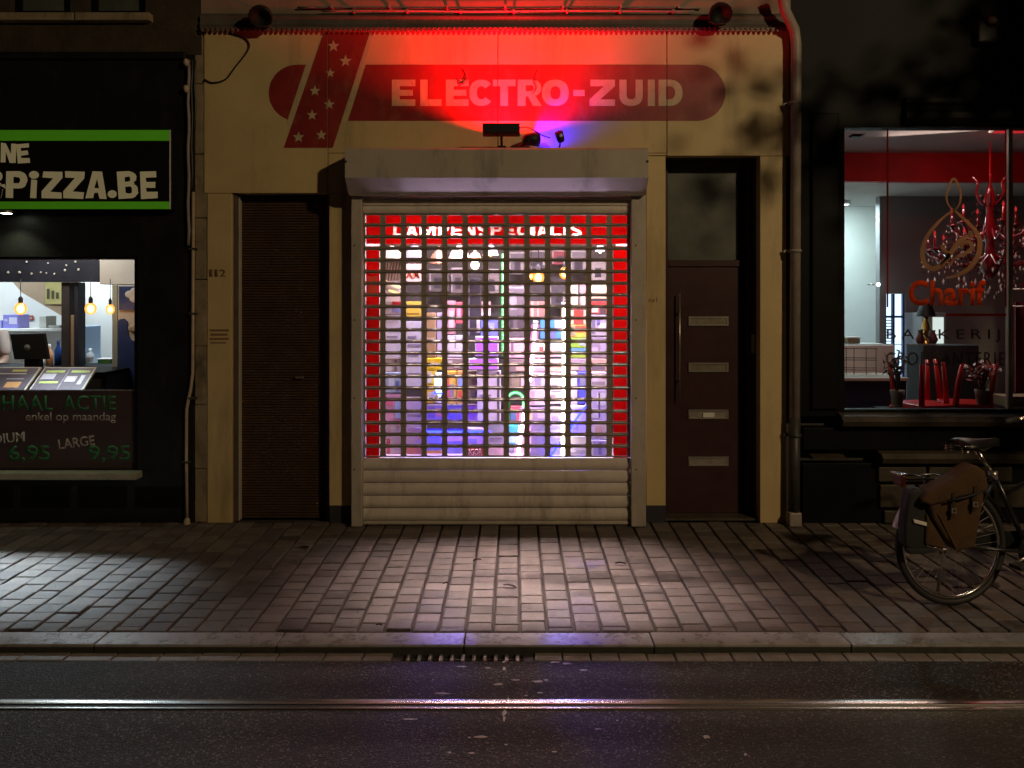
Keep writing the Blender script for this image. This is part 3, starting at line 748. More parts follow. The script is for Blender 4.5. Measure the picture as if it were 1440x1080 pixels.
MB().bbox(lx0+.06, lx1-.05, YE-.01, YE+.06, z(219)-.03, z(219)-.002, .004).build('head_frame', M['door'], ed)
MB().bbox(lx0+.005, lx1-.005, -.0+.05, YE+.04, .0, .018, .004).build('threshold', M['darkstone'], ed)
mb = MB(); mb.tube([(ex(954), YE-.05, ez(560)), (ex(954), YE-.05, ez(412))], .0065, 10)
for p in (440, 535): mb.tube([(ex(954), YE-.05, ez(p)), (ex(954), YE, ez(p))], .007, 8)
mb.build('pull_handle', M['steel'], ed)
for i, (p0, p1) in enumerate([(445,458),(510,523),(576,589),(642,655)]):
    mb = MB(); mb.ring((ex(968), ex(1024), ez(p1), ez(p0)), (ex(970.2), ex(1021.8), ez(p1-2), ez(p0+2)), YE-.012, YE-.001)
    fr_ = mb.build('slot_frame', M['steel'], ed)
    MB().box(ex(970), ex(1022), YE-.006, YE-.0012, ez(p1-1.8), ez(p0+1.8)).build('slot_plate', mat('slot_plate', ((.26,.23,.17) if i < 2 else (.36,.32,.28)), .4, .4, var=.25, vscale=20), fr_)
MB().box(ex(988), ex(1004), YE-.016, YE-.0125, ez(586.5), ez(580)).build('name_tag', M['white'], ed)
MB().bbox(x(1069)-.022, x(1069)-.003, .12, .17, PZ(497, .15), PZ(470, .15), .004).build('doorbell', M['steel'], ed)
# reveals of the door bay belong to the building
MB().box(lx0-.03, lx1+.03, .622, .66, 0, z(215)).build('bay_wall', M['darkwall'], bl)
MB().box(lx0, lx1, .101, YE, z(219)+.002, z(219)+.03).build('bay_soffit', M['darkwall'], bl)

# painted name band on the panels
sg = thing('painted_sign', 'red painted name band reading ELECTRO-ZUID with a slanting star stripe', 'sign', (0, 0, 0))
def seamcut(bm):
    for p in seams[1:4]:
        for d in (-g, g):
            bmesh.ops.bisect_plane(bm, geom=bm.verts[:]+bm.edges[:]+bm.faces[:], plane_co=(x(p)+d, 0, 0), plane_no=(1, 0, 0))
        dead = [f for f in bm.faces if abs(f.calc_center_median().x-x(p)) < g*.98]
        bmesh.ops.delete(bm, geom=dead, context='FACES')
def paint(name, loops, y, m, parent):
    mb = MB(); mb.prism(loops, y-.0015, y-.0005, back=False)
    bm = bmesh.new(); me = mb.mesh('t', None); bm.from_mesh(me); bpy.data.meshes.remove(me); seamcut(bm)
    me = bpy.data.meshes.new(name); bm.to_mesh(me); bm.free(); me.materials.append(m)
    return link(bpy.data.objects.new(name, me), parent)
zc = (z(91)+z(170))/2; rb = (z(91)-z(170))/2
left = [(x(378)+rb+rb*math.cos(R(a)), zc+rb*math.sin(R(a))) for a in range(90, 271, 10)]
# slanted stripe geometry: left edge from (455,46) to (399,208); right edge from (520,46) to (468,208)
def slx(p0, p1, py): return p0+(p1-p0)*(py-46)/(208-46)
lcut = [p for p in left if p[0] < x(425)]
def lslope(py): return x(slx(445, 391.5, py))
pts = [(x(378)+rb, z(91)), *left[1:-1], (x(378)+rb, z(170))]
pl = [(lslope(91), z(91))] + [p for p in left[1:-1] if p[0] < lslope(CY-(p[1]-CAMH)*F/6)] 
# end of the left lobe on the slope
e = [p for p in left if p[0] < lslope(CY-(p[1]-CAMH)*F/6)]
last = e[-1]; py_l = CY-(last[1]-CAMH)*F/6
lobe = [(lslope(91), z(91))] + [p for p in left if p[0] < lslope(CY-(p[1]-CAMH)*F/6)-.003] + [(lslope(py_l+2), z(py_l+2))]
paint('band_end', [lobe], 0, M['redpaint'], sg)
def rslope(py): return x(slx(529, 477, py))
right = [(x(1020)-rb+rb*math.cos(R(a)), zc+rb*math.sin(R(a))) for a in range(-90, 91, 10)]
paint('band', [[(rslope(170), z(170))] + right + [(rslope(91), z(91))]], 0, M['redpaint'], sg)
paint('stripe', [[(x(399), z(208)), (x(468), z(208)), (x(520), z(46)), (x(455), z(46))]], 0, M['redpaint'], sg)
for (a0, a1, b0, b1, t0, t1) in [(520.8, 526.8, 468.8, 474.8, 46, 208-36), (446.2, 452.2, 392.5, 398, 88, 176)]:
    def ln(p, q, py): return x(slx(p, q, py))
    paint('stripe_edge', [[(ln(a0, b0, t1), z(t1)), (ln(a1, b1, t1), z(t1)), (ln(a1, b1, t0), z(t0)), (ln(a0, b0, t0), z(t0))]], 0, M['creampaint'], sg)
def star(px, py, r):
    return [(x(px)+(r if k % 2 == 0 else r*.42)*math.cos(R(90+36*k)), z(py)+(r if k % 2 == 0 else r*.42)*math.sin(R(90+36*k))) for k in range(10)]
for px, py, s in [(469,65,9),(486,86,9),(464.5,103,7),(443,128,8),(463,147,8),(439,162,8),(420,193,8.5),(452,190,8)]:
    paint('star', [star(px, py, s/180)], -.0018, M['creampaint'], sg)
for ch, a, b in [('E',551,584),('L',591,621),('E',627,659),('C',660,694),('T',693,725),('R',728,761),('O',762,800),('-',806,822),('Z',829,865),('U',871,904),('I',911,921),('D',926,960)]:
    a_, b_ = (a, b) if a < 780 else (a, b)
    block('letter', ch, a, b, 112 if ch != '-' else 126.5, 149 if ch != '-' else 135, -.0018, M['creampaint'], sg, .34 if ch not in 'OCDU' else .31, .25, .0008, keep=seamcut)

# loose wires on the front
def wire(name, pts, r, lab, m='blackplastic', Y=-.012):
    P = [Vector((x(a), Y, z(b))) for a, b in pts]; out = []
    for i in range(len(P)-1):
        p0 = P[max(i-1, 0)]; p1 = P[i]; p2 = P[i+1]; p3 = P[min(i+2, len(P)-1)]
        for k in range(5):
            t = k/5
            out.append(.5*((2*p1)+(p2-p0)*t+(2*p0-5*p1+4*p2-p3)*t*t+(3*p1-p0-3*p2+p3)*t**3))
    out.append(P[-1]); mb = MB(); mb.tube(out, r, 6)
    return tag(mb.build(name, M[m]), lab, 'cable')
wire('loose_cable', [(288,112),(300,117),(318,112),(330,97),(349,72),(350,60),(340,52),(322,47)], .006, 'loose dark cable looping over the top left of the yellow front')
wire('loose_cable', [(650,97),(655,108),(648,120),(644,113),(652,118),(658,112)], .0035, 'short kinked wire end sticking out above the painted C')
wire('loose_cable', [(755,99),(751,112),(754,124),(749,132)], .0035, 'short wire end hanging over the painted R')

# ------------------------------------------------------------------ ROLLER SHUTTER
sh = thing('roller_shutter', 'closed aluminium roller shutter with rows of see-through holes', 'shutter', (0, 0, 0))
YS = -.06
bx0, bx1 = PX(485, -.30), PX(912, -.30)
yb = -.30
zt, zm, zl = PZ(207, yb), PZ(250, yb), PZ(274, -.16)
box = [(-.002, zt+.012), (-.02, zt+.014), (yb+.02, zt), (yb, zt-.018), (yb, zm), (yb+.13, zl+.004), (yb+.14, zl-.006), (yb+.155, zl-.006), (yb+.155, zl+.02), (-.01, zl+.02)]
MB().profile(box, bx0+.004, bx1-.004).build('housing', M['alubox'], sh)
for s_, xx in ((0, bx0), (1, bx1-.0035)):
    MB().profile([(y_*1.0-.0, z_) for y_, z_ in box[:5]]+[(yb+.13, zl+.002), (-.01, zl+.002)], xx, xx+.0035).build('end_plate', M['alu'], sh)
for xx in (PX(486.5, yb), PX(910.5, yb)):
    MB().lathe([(.0001, yb-.006), (.009, yb-.005), (.010, yb)], (xx, 0, PZ(227, yb)), 8, 'y').build('rivet', M['iron'], sh)
gx = [(494, 508.7), (888, 908.5)]
for a, b in gx:
    mb = MB(); mb.bbox(PX(a, -.11), PX(b, -.11), -.11, -.001, .003, zl+.012, .004)
    gd = mb.build('guide_rail', M['alu'], sh)
    for py in (345, 450, 560, 660):
        MB().lathe([(.0001, -.1145), (.006, -.114), (.007, -.109)], (PX((a*.7+b*.3), -.11), 0, PZ(py, -.11)), 8, 'y').build('screw', M['iron'], gd)
sx0, sx1 = PX(508.9, -.11)+.002, PX(888, -.11)-.002
zs = lambda p: PZ(p, YS)
T = .008
def bead(mb, zz):      # interlocking bead along a slat's top edge
    mb.profile([(YS-.006+.007*math.cos(R(a)), zz+.0055*math.sin(R(a))) for a in range(0, 360, 45)], sx0, sx1)
# two blank top slats
ztop = zs(300.3); pitch = (zs(300.3)-zs(643.5))/21
for k in range(2):
    z1 = ztop+(k+1)*(zs(276)-ztop)/2; z0 = ztop+k*(zs(276)-ztop)/2
    mb = MB(); n = 6
    mb.profile([(YS+T, z0+.003), (YS+.003, z0+.003)]+[(YS-.006*math.sin(math.pi*i/n), z0+.006+(z1-z0-.012)*i/n) for i in range(n+1)]+[(YS+.003, z1-.003), (YS+T, z1-.003)], sx0, sx1)
    bead(mb, z0)
    mb.build('blank_slat', M['slat'], sh)
# perforated slats, one mesh shared
mb = MB(); hp = (zs(0)-zs(28.93)); hw = zs(0)-zs(21.6); hh = zs(0)-zs(11.6)
x_first = PX(524, YS)
holes = [rrect(x_first+i*hp-hw/2, x_first+i*hp+hw/2, (pitch-hh)/2, (pitch+hh)/2, .012) for i in range(13)]
mb.prism([[(sx0, .004), (sx1, .004), (sx1, pitch-.004), (sx0, pitch-.004)]]+[h[::-1] for h in holes], YS, YS+T)
# raised lip around every hole
for hc in range(13):
    xc = x_first+hc*hp
    mb.prism([rrect(xc-hw/2-.004, xc+hw/2+.004, (pitch-hh)/2-.004, (pitch+hh)/2+.004, .014), rrect(xc-hw/2+.0005, xc+hw/2-.0005, (pitch-hh)/2+.0005, (pitch+hh)/2-.0005, .0115)[::-1]], YS-.003, YS-.0005)
bead(mb, pitch)
pme = mb.mesh('perforated_slat', M['perf'])
for k in range(21):
    o = bpy.data.objects.new('perforated_slat', pme); o.location.z = zs(643.5)+pitch*k; link(o, sh)
# solid curved slats and bottom bar
zb0 = .035; nsol = 5; hs = (zs(643.5)-zb0-.001)/nsol
mb = MB(); n = 8
mb.profile([(YS+T, .003), (YS+.002, .003)]+[(YS-.012*math.sin(math.pi*(i/n)**.8), .006+(hs-.012)*i/n) for i in range(n+1)]+[(YS+.002, hs-.003), (YS+T, hs-.003)], sx0, sx1)
sme = mb.mesh('solid_slat', M['slat'])
for k in range(nsol):
    o = bpy.data.objects.new('solid_slat', sme); o.location.z = zb0+hs*k; link(o, sh)
MB().bbox(sx0, sx1, YS-.012, YS+.02, .008, zb0-.002, .005).build('bottom_bar', M['alu'], sh)

# floodlights on top of the shutter box
fl = thing('red_floodlight', 'flat black bar floodlight washing the sign in red', 'floodlight', (PX(705, -.29), -.29, PZ(183, -.29)))
MB().bbox(-.138, .138, -.05, .045, -.036, .038, .006).build('housing', M['blackplastic'], fl).rotation_euler.x = R(-8)
lens = MB(); lens.box(-.12, .12, -.035, .035, .0385, .041); lens.build('lens', M['redneon'], fl).rotation_euler.x = R(-8)
fn = MB()
for i in range(13): fn.box(-.125+i*.02, -.121+i*.02, -.045, .04, -.045, -.036)
fn.build('cooling_fins', M['blackplastic'], fl)
ar = MB(); ar.tube([(0, .02, -.03), (0, .06, -.055), (0, .20, -.095), (0, .285, -.10)], .010, 8); ar.box(-.03, .03, .275, .288, -.14, -.06)
ar.build('bracket', M['blackplastic'], fl)
RED = area('red_wash', (PX(705, -.29)+.02, -.28, PZ(183, -.29)+.055), (PX(705, -.29)+.07, .02, PZ(183, -.29)+.95), .24, .09, 78, (1.0, .0012, .012), None, 150)
fb = thing('blue_spotlight', 'round black spotlight throwing blue light along the wall', 'spotlight', (PX(749, -.12), -.12, PZ(196, -.12)))
MB().lathe([(.0001, -.075), (.03, -.074), (.042, -.05), (.05, .0), (.056, .042), (.05, .042), (.046, .035)], (0, 0, 0), 16, 'x').build('housing', M['blackplastic'], fb).rotation_euler = (0, R(-6), R(22))
MB().lathe([(.0001, .034), (.047, .033)], (0, 0, 0), 16, 'x').build('lens', M['blueneon'], fb).rotation_euler = (0, R(-6), R(22))
mb = MB(); mb.tube([(-.03, 0, -.02), (-.09, .01, -.05), (-.12, .03, -.057)], .009, 6); mb.box(-.17, -.07, -.02, .06, -.062, -.056); mb.build('bracket', M['blackplastic'], fb)
spot('blue_beam', (PX(749, -.12)+.050, -.10, PZ(196, -.12)+.003), (PX(771, 0), .0, PZ(189, 0)), 30, (.014, .0, 1.0), 96, .5, .03)
f2 = thing('small_spotlight', 'small black swivel spotlight facing the blue spotlight', 'spotlight', (PX(787, -.16), -.16, PZ(191, -.16)))
MB().lathe([(.0001, -.05), (.022, -.05), (.030, -.035), (.033, .03), (.028, .032), (.0001, .034)], (0, 0, 0), 14, 'z').build('housing', M['blackplastic'], f2).rotation_euler = (R(35), R(-20), 0)
MB().ball((.006, -.036, -.004), .014, 8, 6, (1, .5, 1)).build('lens', M['crystal'], f2)
MB().tube([(0, 0, -.03), (.005, .03, -.065), (0, .05, -.078)], .007, 6).build('stand', M['blackplastic'], f2)
wire('loose_cable', [(728,190),(742,189),(760,199),(772,203)], .004, 'thin cable sagging from the bar floodlight to the blue spotlight', Y=-.24)

# round black fittings under the cornice
dome = None
for px, py, s_, lab in [(368,22,.088,'left of two round black lamp domes under the cornice'), (1012,18,.088,'right of two round black lamp domes under the cornice')]:
    if dome is None:
        dome = thing('cornice_lamp', lab, 'lamp', (PX(px, -.14), -.14, PZ(py, -.14)), group='round lamps under the cornice')
        MB().lathe([(.0001, .05), (.05, .045), (.075, .025), (.088, -.02), (.090, -.04), (.080, -.04), (.05, -.01), (.0001, 0)], (0, 0, 0), 18).build('shade', M['blackplastic'], dome).rotation_euler = (R(-50), 0, 0)
        MB().tube([(0, .03, .02), (.0, .1, .05), (0, .16, .06)], .012, 8).build('arm', M['blackplastic'], dome)
        MB().tube([(.085, .02, -.05), (.05, .0, -.08), (-.03, 0, -.085), (-.08, .02, -.06)], .004, 6).build('ring', M['iron'], dome)
    else:
        d = copy_tree(dome); d.location = (PX(px, -.14), -.14, PZ(py, -.14)); d['label'] = lab

# drainpipe on the right, conduit and stone pier on the left
dp = thing('drainpipe', 'grey drainpipe with cast iron foot at the right end of the yellow front', 'drainpipe', (0, 0, 0))
yp = -.07
mb = MB(); mb.tube([(PX(1099, yp-.1), yp-.1, PZ(-12, yp-.1)), (PX(1104, yp-.08), yp-.08, PZ(15, yp-.08)), (PX(1117, yp), yp, PZ(42, yp)), (PX(1119.5, yp), yp, PZ(62, yp)), (PX(1117.5, yp), yp, PZ(590, yp))], .040, 14)
mb.build('upper_pipe', M['pipe'], dp)
mb = MB(); mb.tube([(PX(1117.5, yp), yp, PZ(588, yp)), (PX(1116.5, yp), yp, .10)], .043, 14); mb.build('cast_iron_foot', M['iron'], dp)
mb = MB(); mb.bbox(PX(1107, yp), PX(1125, yp), yp-.05, yp+.05, .0, .11, .012); mb.build('shoe', M['pipe'], dp)
for py in (145, 353, 612):
    mb = MB(); mb.lathe([(.041, -.012), (.049, -.012), (.049, .012), (.041, .012)], (PX(1118, yp), yp, PZ(py, yp)), 14); mb.box(PX(1104, yp), PX(1128, yp), yp+.03, yp+.045, PZ(py, yp)-.01, PZ(py, yp)+.01)
    mb.build('collar', M['iron'] if py > 500 else M['pipe'], dp)
cd = thing('wall_conduit', 'thin cream conduit running down beside the stained stone pier', 'conduit', (0, 0, 0))
mb = MB(); mb.tube([(PX(272, -.03), -.03, PZ(270, -.03)), (PX(271, -.03), -.03, PZ(525, -.03)), (PX(268, -.03), -.03, PZ(548, -.03)), (PX(262.5, -.03), -.03, PZ(575, -.03)), (PX(262, -.03), -.03, PZ(640, -.03)), (PX(263, -.03), -.03, .01)], .0125, 8)
mb.build('pipe', M['lightpipe'], cd)
mb = MB(); mb.lathe([(.013, .05), (.024, .03), (.026, .0)], (PX(263, -.03), -.03, .0), 10); mb.build('foot', M['lightpipe'], cd)
for py in (350, 441, 560, 650):
    MB().bbox(PX(266 if py < 570 else 257, -.03), PX(276 if py < 570 else 267, -.03), -.046, 0, PZ(py, -.03)-.008, PZ(py, -.03)+.008, .003).build('clip', M['iron'], cd)
pr = thing('stone_pier', 'stained narrow stone pier left of the yellow front', 'pier', (0, 0, 0))
zz = 0
for i, h in enumerate([.42, .5, .46, .52, .48, .5, .55, .5, .5, .6, .6, .7]):
    mb = MB(); mb.bbox(x(273), x(290.5), .004+random.uniform(0, .006), .35, zz+.002, zz+h-.002, .008); mb.build('stone_block', M['stone'], pr); zz += h
up = thing('upper_conduit', 'bundle of old dark cables climbing the pier beside the pizza sign', 'cable', (0, 0, 0))
for k, (px, r_) in enumerate([(266, .012), (270.5, .008), (275, .008)]):
    mb = MB(); mb.tube([(PX(px+.8*math.sin(i*1.7+k), -.02), -.02-r_, PZ(85+i*20, -.02)) for i in range(14-4*k)], r_, 6); mb.build('cable', M['pipe' if k == 0 else 'iron'], up)
for py in (88, 125): MB().ball((PX(262, -.04), -.045, PZ(py, -.04)), .022, 8, 6, (1, 1, 1.4)).build('junction_box', M['lightpipe'], up)

# ------------------------------------------------------------------ SHOP WINDOW AND DISPLAY
YG = .14
wx0, wx1 = PX(509, YG), PX(888, YG)
gxp = lambda p: PX(p, YG); gzp = lambda p: PZ(p, YG)
MB().box(wx0-.08, wx0-.02, .101, 1.35, 0, z(222)-.004).build('display_side', M['whitewall'], bl)
MB().box(wx1+.02, wx1+.08, .101, 1.35, 0, z(222)-.004).build('display_side', M['whitewall'], bl)
MB().box(wx0-.02, wx1+.02, 1.25, 1.35, 0, z(222)-.004).build('display_back', mat('display_back', (.060,.047,.042), .8, var=.15, vscale=2), bl)
MB().box(wx0-.02, wx1+.02, .101, 1.25, z(222)-.06, z(222)-.01).build('display_ceiling', M['greywall'], bl)
MB().box(wx0-.02, wx1+.02, .101, 1.25, .40, .44).build('display_floor', mat('display_floor', (.70,.58,.60), .5, var=.08), bl)
MB().box(wx0-.02, wx1+.02, .10, .12, .0, .40).build('stall_riser', M['darkwall'], bl)
sw = thing('shop_window', 'lit shop window behind the shutter, edged in red film', 'window', (0, 0, 0))
fm = MB(); fm.ring((wx0-.02, wx1+.02, .44, z(222)-.07), (gxp(513.5), gxp(884.5), gzp(645), gzp(297)), YG-.02, YG+.05)
fm.build('frame', M['white'], sw)
MB().box(gxp(513.7), gxp(884.3), YG+.001, YG+.007, gzp(644.8), gzp(297.2)).build('pane', M['shoppane'], sw)
FY = YG-.002
def filmrect(a, b, c, d, nm='red_film', m='redfilm'):
    return MB().box(gxp(a), gxp(b), FY, FY+.0012, gzp(d), gzp(c)).build(nm, M[m], sw)
filmrect(515, 533.5, 346.2, 644.5); filmrect(862.5, 883, 346.2, 644.5); filmrect(535, 861, 343.2, 345.6, 'white_edge', 'whitefilm')
lw_ = {'I': 7, 'M': 23}; px = 553; outer = [[(gxp(515), gzp(343)), (gxp(883), gzp(343)), (gxp(883), gzp(298)), (gxp(515), gzp(298))]]; isl = []
for ch in 'LAMPENSPECIALIST':
    wd = lw_.get(ch, 15.5); gl = glyph(ch, .30, .22)
    fit = lambda lp: [(gxp(px)+a_*(gxp(px+wd)-gxp(px)), gzp(332)+b_*(gzp(315)-gzp(332))) for a_, b_ in lp]
    outer.append(fit(gl[0])); isl += [fit(h_) for h_ in gl[1:]]
    block('film_letter', ch, px, px+wd, 315, 332, FY+.0012, M['whitefilm'], sw, .30, .22, .0012); px += wd+3.0
mb = MB(); mb.prism([outer[0]]+[o_[::-1] for o_ in outer[1:]], FY, FY+.0012); mb.build('red_film', M['redfilm'], sw)
for h_ in isl: MB().prism([h_], FY, FY+.0012).build('red_film', M['redfilm'], sw)
MB().box(gxp(516), gxp(531), FY-.003, FY-.001, gzp(413), gzp(388)).build('small_notice', film('pale_notice', (.95,.30,.18), .6), sw)

# lights of the display, added to brighten the goods and the pavement
area('goods_fill', (0, .21, z(222)-.08), (0, .78, .70), 1.7, .04, 58, (.84, .68, 1.0), None, 100)  # added fill on the fronts of the goods
def added_bar(px0, px1, Y, power, col, lab, tgt, spread=50):  # added strips with narrow beams aimed at the pavement
    t = thing('added_display_light', lab, 'ceiling light', ((PX(px0, Y)+PX(px1, Y))/2, Y, z(222)-.075), group='added lights in the shop window')
    w = (PX(px1, Y)-PX(px0, Y))/2
    MB().bbox(-w, w, -.03, .03, -.02, .014, .004).build('housing', M['white'], t)
    MB().box(-w+.01, w-.01, -.022, .022, -.026, -.021).build('diffuser', M['led_white'], t)
    area('added_pavement_beam', ((PX(px0, Y)+PX(px1, Y))/2, Y, z(222)-.105), tgt, 1.1*w, .05, power, col, None, spread)
added_bar(530, 690, .62, 44, (1, .75, .72), 'left added light strip inside the shop window, aimed at the pavement', (.02, -1.10, .0))
added_bar(710, 870, .62, 44, (1, .77, .70), 'right added light strip inside the shop window, aimed at the pavement', (.22, -1.10, .0))
# added rear strip, for light that the lit goods throw back to the street
t = thing('added_rear_light', 'added long light strip at the back of the shop window', 'ceiling light', (0, 1.16, z(222)-.075), group='added lights in the shop window')
MB().bbox(-.9, .9, -.03, .03, -.02, .014, .004).build('housing', M['white'], t); MB().box(-.88, .88, -.022, .022, -.026, -.021).build('diffuser', M['led_white'], t)
area('added_rear_beam', (-.02, 1.12, z(222)-.12), (0, -.9, .35), 1.7, .06, 34, (1, .80, .82))
# added violet light low in the display, with no lamp body
area('violet_fill', (PX(640, .9), .9, .62), (PX(640, .9), -.2, .70), .7, .1, 8, (.55, .42, 1.0))

# added lilac strip, hidden behind a slat, that lights the shutter box
t = thing('added_strip', 'thin lilac light strip added behind the glass to light the shutter box', 'light strip', (0, .2, 2.0626))
MB().box(gxp(540), gxp(858), .0, .012, -.006, .006).build('channel', M['alu'], t); MB().box(gxp(541), gxp(857), -.004, -.0005, -.004, .005).build('diffuser', glow('added_lilac_glow', (.72,.60,1.0), 3), t)
area('added_strip_beam', (0, .190, 2.066), (0, -.22, 2.62), 1.75, .012, 7, (.78, .58, .96), None, 80)
# shelves
SHELF = []
for k, (py, Yk) in enumerate([(432, .9), (502, .85), (572, .8)]):
    s_ = MB(); s_.bbox(PX(536, Yk)+.05, PX(862, Yk)-.05, Yk-.12, Yk+.3, PZ(py, Yk)-.008, PZ(py, Yk), .002)
    tag(s_.build('glass_shelf', glass('shelf_glass', (.93,.97,.95), .1)), ['top', 'middle', 'bottom'][k]+' glass shelf inside the shop window', 'shelf', 'glass shelves in the shop window')
GO = 'lamp goods in the shop window'
def stripes(p, x0, x1, y, z0, z1, cols):
    """printed panels on a box front"""
    for i, (u0, u1, w0, w1, c) in enumerate(cols):
        MB().box(x0+(x1-x0)*u0, x0+(x1-x0)*u1, y-.002, y-.0004, z0+(z1-z0)*w0, z0+(z1-z0)*w1).build('print', flat(c), p)
def good(px0, py0, px1, py1, Y, col, lab, cat='box', name='lamp_box', d=.1, prints=()):
    X0, X1, Z0, Z1 = PX(px0, Y), PX(px1, Y), PZ(py1, Y), PZ(py0, Y)
    t = thing(name, lab, cat, ((X0+X1)/2, Y, Z0), group=GO)
    hx = (X1-X0)/2
    c = MB(); c.bbox(-hx, hx, 0, d, 0, Z1-Z0, .003); c.build('carton' if cat == 'box' else 'body', flat(col), t)
    stripes(t, -hx, hx, 0, 0, Z1-Z0, prints)
    return t
WH = (.72,.68,.72); LI = (.62,.56,.70); TX = (.30,.26,.36)
LN = [(.15,.85,.62,.66,TX),(.15,.7,.48,.51,TX),(.15,.78,.36,.385,TX)]
good(540,443,567,503,.46,WH,'white price card hanging left in the window','price card','price_card',.008,[(.1,.8,.9,.95,(.5,.1,.1))]+LN)
good(569,452,597,545,.46,WH,'tall white price list hanging beside the left price card','price list','price_list',.008,LN+[(.15,.8,.2,.22,TX),(.15,.6,.75,.78,TX)])
am = good(569,371,597,400,.48,(.85,.62,.48),'cream notice with orange letters AM','notice','notice_board',.008)
text('lettering', 'AM', 571, 590, 381, 391, .4785, flat((.85,.10,.02)), None, .012).parent = None
_o = [o for o in bpy.data.objects if o.name.startswith('lettering') and o.parent is None][0]
_o.parent = am; _o.matrix_parent_inverse = Matrix.Translation(-Vector(am.location))
good(569,424,597,449,.46,(.85,.60,.08),'yellow notice card under the cream AM notice','notice','notice_card',.008,[(.1,.75,.3,.36,(.4,.25,.03))])
good(541,424,567,442,.46,(.75,.70,.75),'white card with a red block above the left price card','card','price_card',.01,[(.4,1,.5,1,(.7,.04,.05)),(.4,1,.15,.48,(.3,.32,.6))])
good(540,504,566,524,.47,(.5,.42,.40),'brown glass shade box under the left price card',d=.1,prints=[(.05,.4,.1,.9,(.7,.62,.58)),(.55,.7,.1,.9,(.2,.15,.14))])
good(541,524,567,552,.45,(.40,.52,.62),'pale blue carton with a white spiral print',prints=[(.2,.5,.2,.8,(.7,.76,.8)),(.6,.8,.1,.6,(.15,.2,.35))])
good(541,555,567,592,.45,(.70,.35,.45),'pink carton with a pale blue side at the window left',prints=[(.55,.95,.1,.9,(.42,.50,.75)),(.1,.45,.6,.8,(.72,.15,.25))])
good(541,594,567,640,.48,(.78,.62,.64),'large pale pink carton in the lower left corner',prints=[(.1,.3,.05,.5,(.55,.12,.14)),(.35,.9,.55,.85,(.85,.80,.82))])
good(570,560,597,600,.45,(.60,.48,.74),'lilac carton under the tall price list',prints=[(.1,.9,.4,.44,TX)])
good(570,603,597,640,.48,(.80,.60,.66),'rose carton beside the large pale pink carton',prints=[(.0,1,.0,.35,(.80,.30,.22)),(.7,.95,.6,.85,(.75,.5,.2))])
good(599,440,612,502,.5,(.40,.25,.12),'tall narrow brown cardboard tube box',d=.07,prints=[(0,1,.4,.44,(.6,.45,.3))])
good(614,440,627,502,.55,(.42,.36,.48),'tall grey violet box beside the brown tube box',d=.08,prints=[(.1,.9,.15,.4,(.62,.58,.7))])
good(600,504,624,520,.45,(.90,.58,.02),'flat yellow carton on top of the yellow stack',prints=[(.2,.45,.2,.8,(.95,.72,.15))])
good(600,521,613,540,.45,(.92,.60,.06),'middle yellow carton left of the cold white lamp',prints=[(.1,.5,.1,.9,(.8,.76,.7))])
good(600,541,613,567,.45,(.92,.52,.04),'lowest yellow carton of the yellow stack',prints=[(.1,.9,.2,.6,(.95,.78,.3))])
good(629,423,640,470,.6,(.52,.24,.26),'narrow dull red carton in the middle of the window',prints=[(.2,.8,.2,.7,(.7,.5,.5))])
good(641,425,652,455,.6,(.68,.10,.12),'bright red narrow carton beside the dull red one',prints=[(.2,.6,.2,.8,(.4,.36,.55))])
good(629,472,651,502,.6,WH,'white square carton with a dark centre line',prints=[(.48,.54,.4,1,(.25,.22,.25)),(.1,.9,.2,.24,TX)])
good(628,504,652,520,.55,(.32,.24,.24),'dark brown carton with white print above the orange pair',prints=[(.1,.35,.5,.8,(.7,.66,.62)),(.45,.8,.2,.5,(.7,.66,.62))])
good(628,522,641,568,.5,(.86,.52,.08),'orange carton with a brown photo',prints=[(.3,.8,.2,.6,(.35,.22,.2)),(.1,.3,.1,.9,(.75,.1,.05))])
good(642,522,653,568,.5,(.78,.42,.12),'orange and blue carton beside the orange one',prints=[(.2,.9,.5,.9,(.35,.45,.85)),(.2,.7,.1,.4,(.75,.12,.06))])
good(657,392,676,472,.7,(.035,.03,.035),'black framed lamp panel hanging in the middle','lamp','framed_lamp',.04,[(.1,.16,.0,1,(.4,.38,.45)),(.7,.95,.05,.3,(.65,.55,.6))])
good(677,424,690,444,.6,(.75,.42,.40),'salmon card above the blue carton pair',d=.02,prints=[(.0,1,.0,.2,(.8,.7,.66))])
good(676,446,700,472,.6,(.16,.18,.52),'dark blue carton behind the green tube',prints=[(.2,.8,.3,.7,(.3,.32,.66))])
good(657,522,670,562,.55,(.30,.25,.15),'narrow khaki carton under the purple lamp')
good(671,522,704,592,.5,(.74,.64,.74),'large pale lilac carton left of the green tube',prints=[(.85,.95,0,1,(.12,.1,.12)),(.1,.6,.5,.53,TX)])
good(599,570,625,590,.6,(.44,.34,.52),'violet grey carton left of the blue strip lamp',prints=[(.1,.5,.1,.9,(.25,.2,.4)),(.55,.95,.2,.8,(.8,.35,.25))])
good(627,570,652,590,.6,(.42,.38,.58),'slate violet carton above the blue strip lamp',prints=[(.1,.9,.6,.65,(.75,.5,.5))])
good(655,570,681,595,.6,(.72,.42,.62),'magenta pink carton above the blue strip lamp',prints=[(.5,.95,.1,.9,(.82,.5,.55))])
good(600,612,625,641,.50,(.35,.32,.55),'dark violet carton with an orange base stripe',prints=[(0,1,0,.25,(.9,.42,.08)),(.1,.6,.5,.6,(.08,.07,.15))])
good(628,612,652,641,.50,(.38,.34,.62),'dark violet carton with a salmon lid',prints=[(0,1,.7,1,(.85,.5,.48))])
sg2 = good(654,628,681,643,.25,(.62,.06,.09),'small red sign with white lettering SIGOR','sign','small_sign',.01)
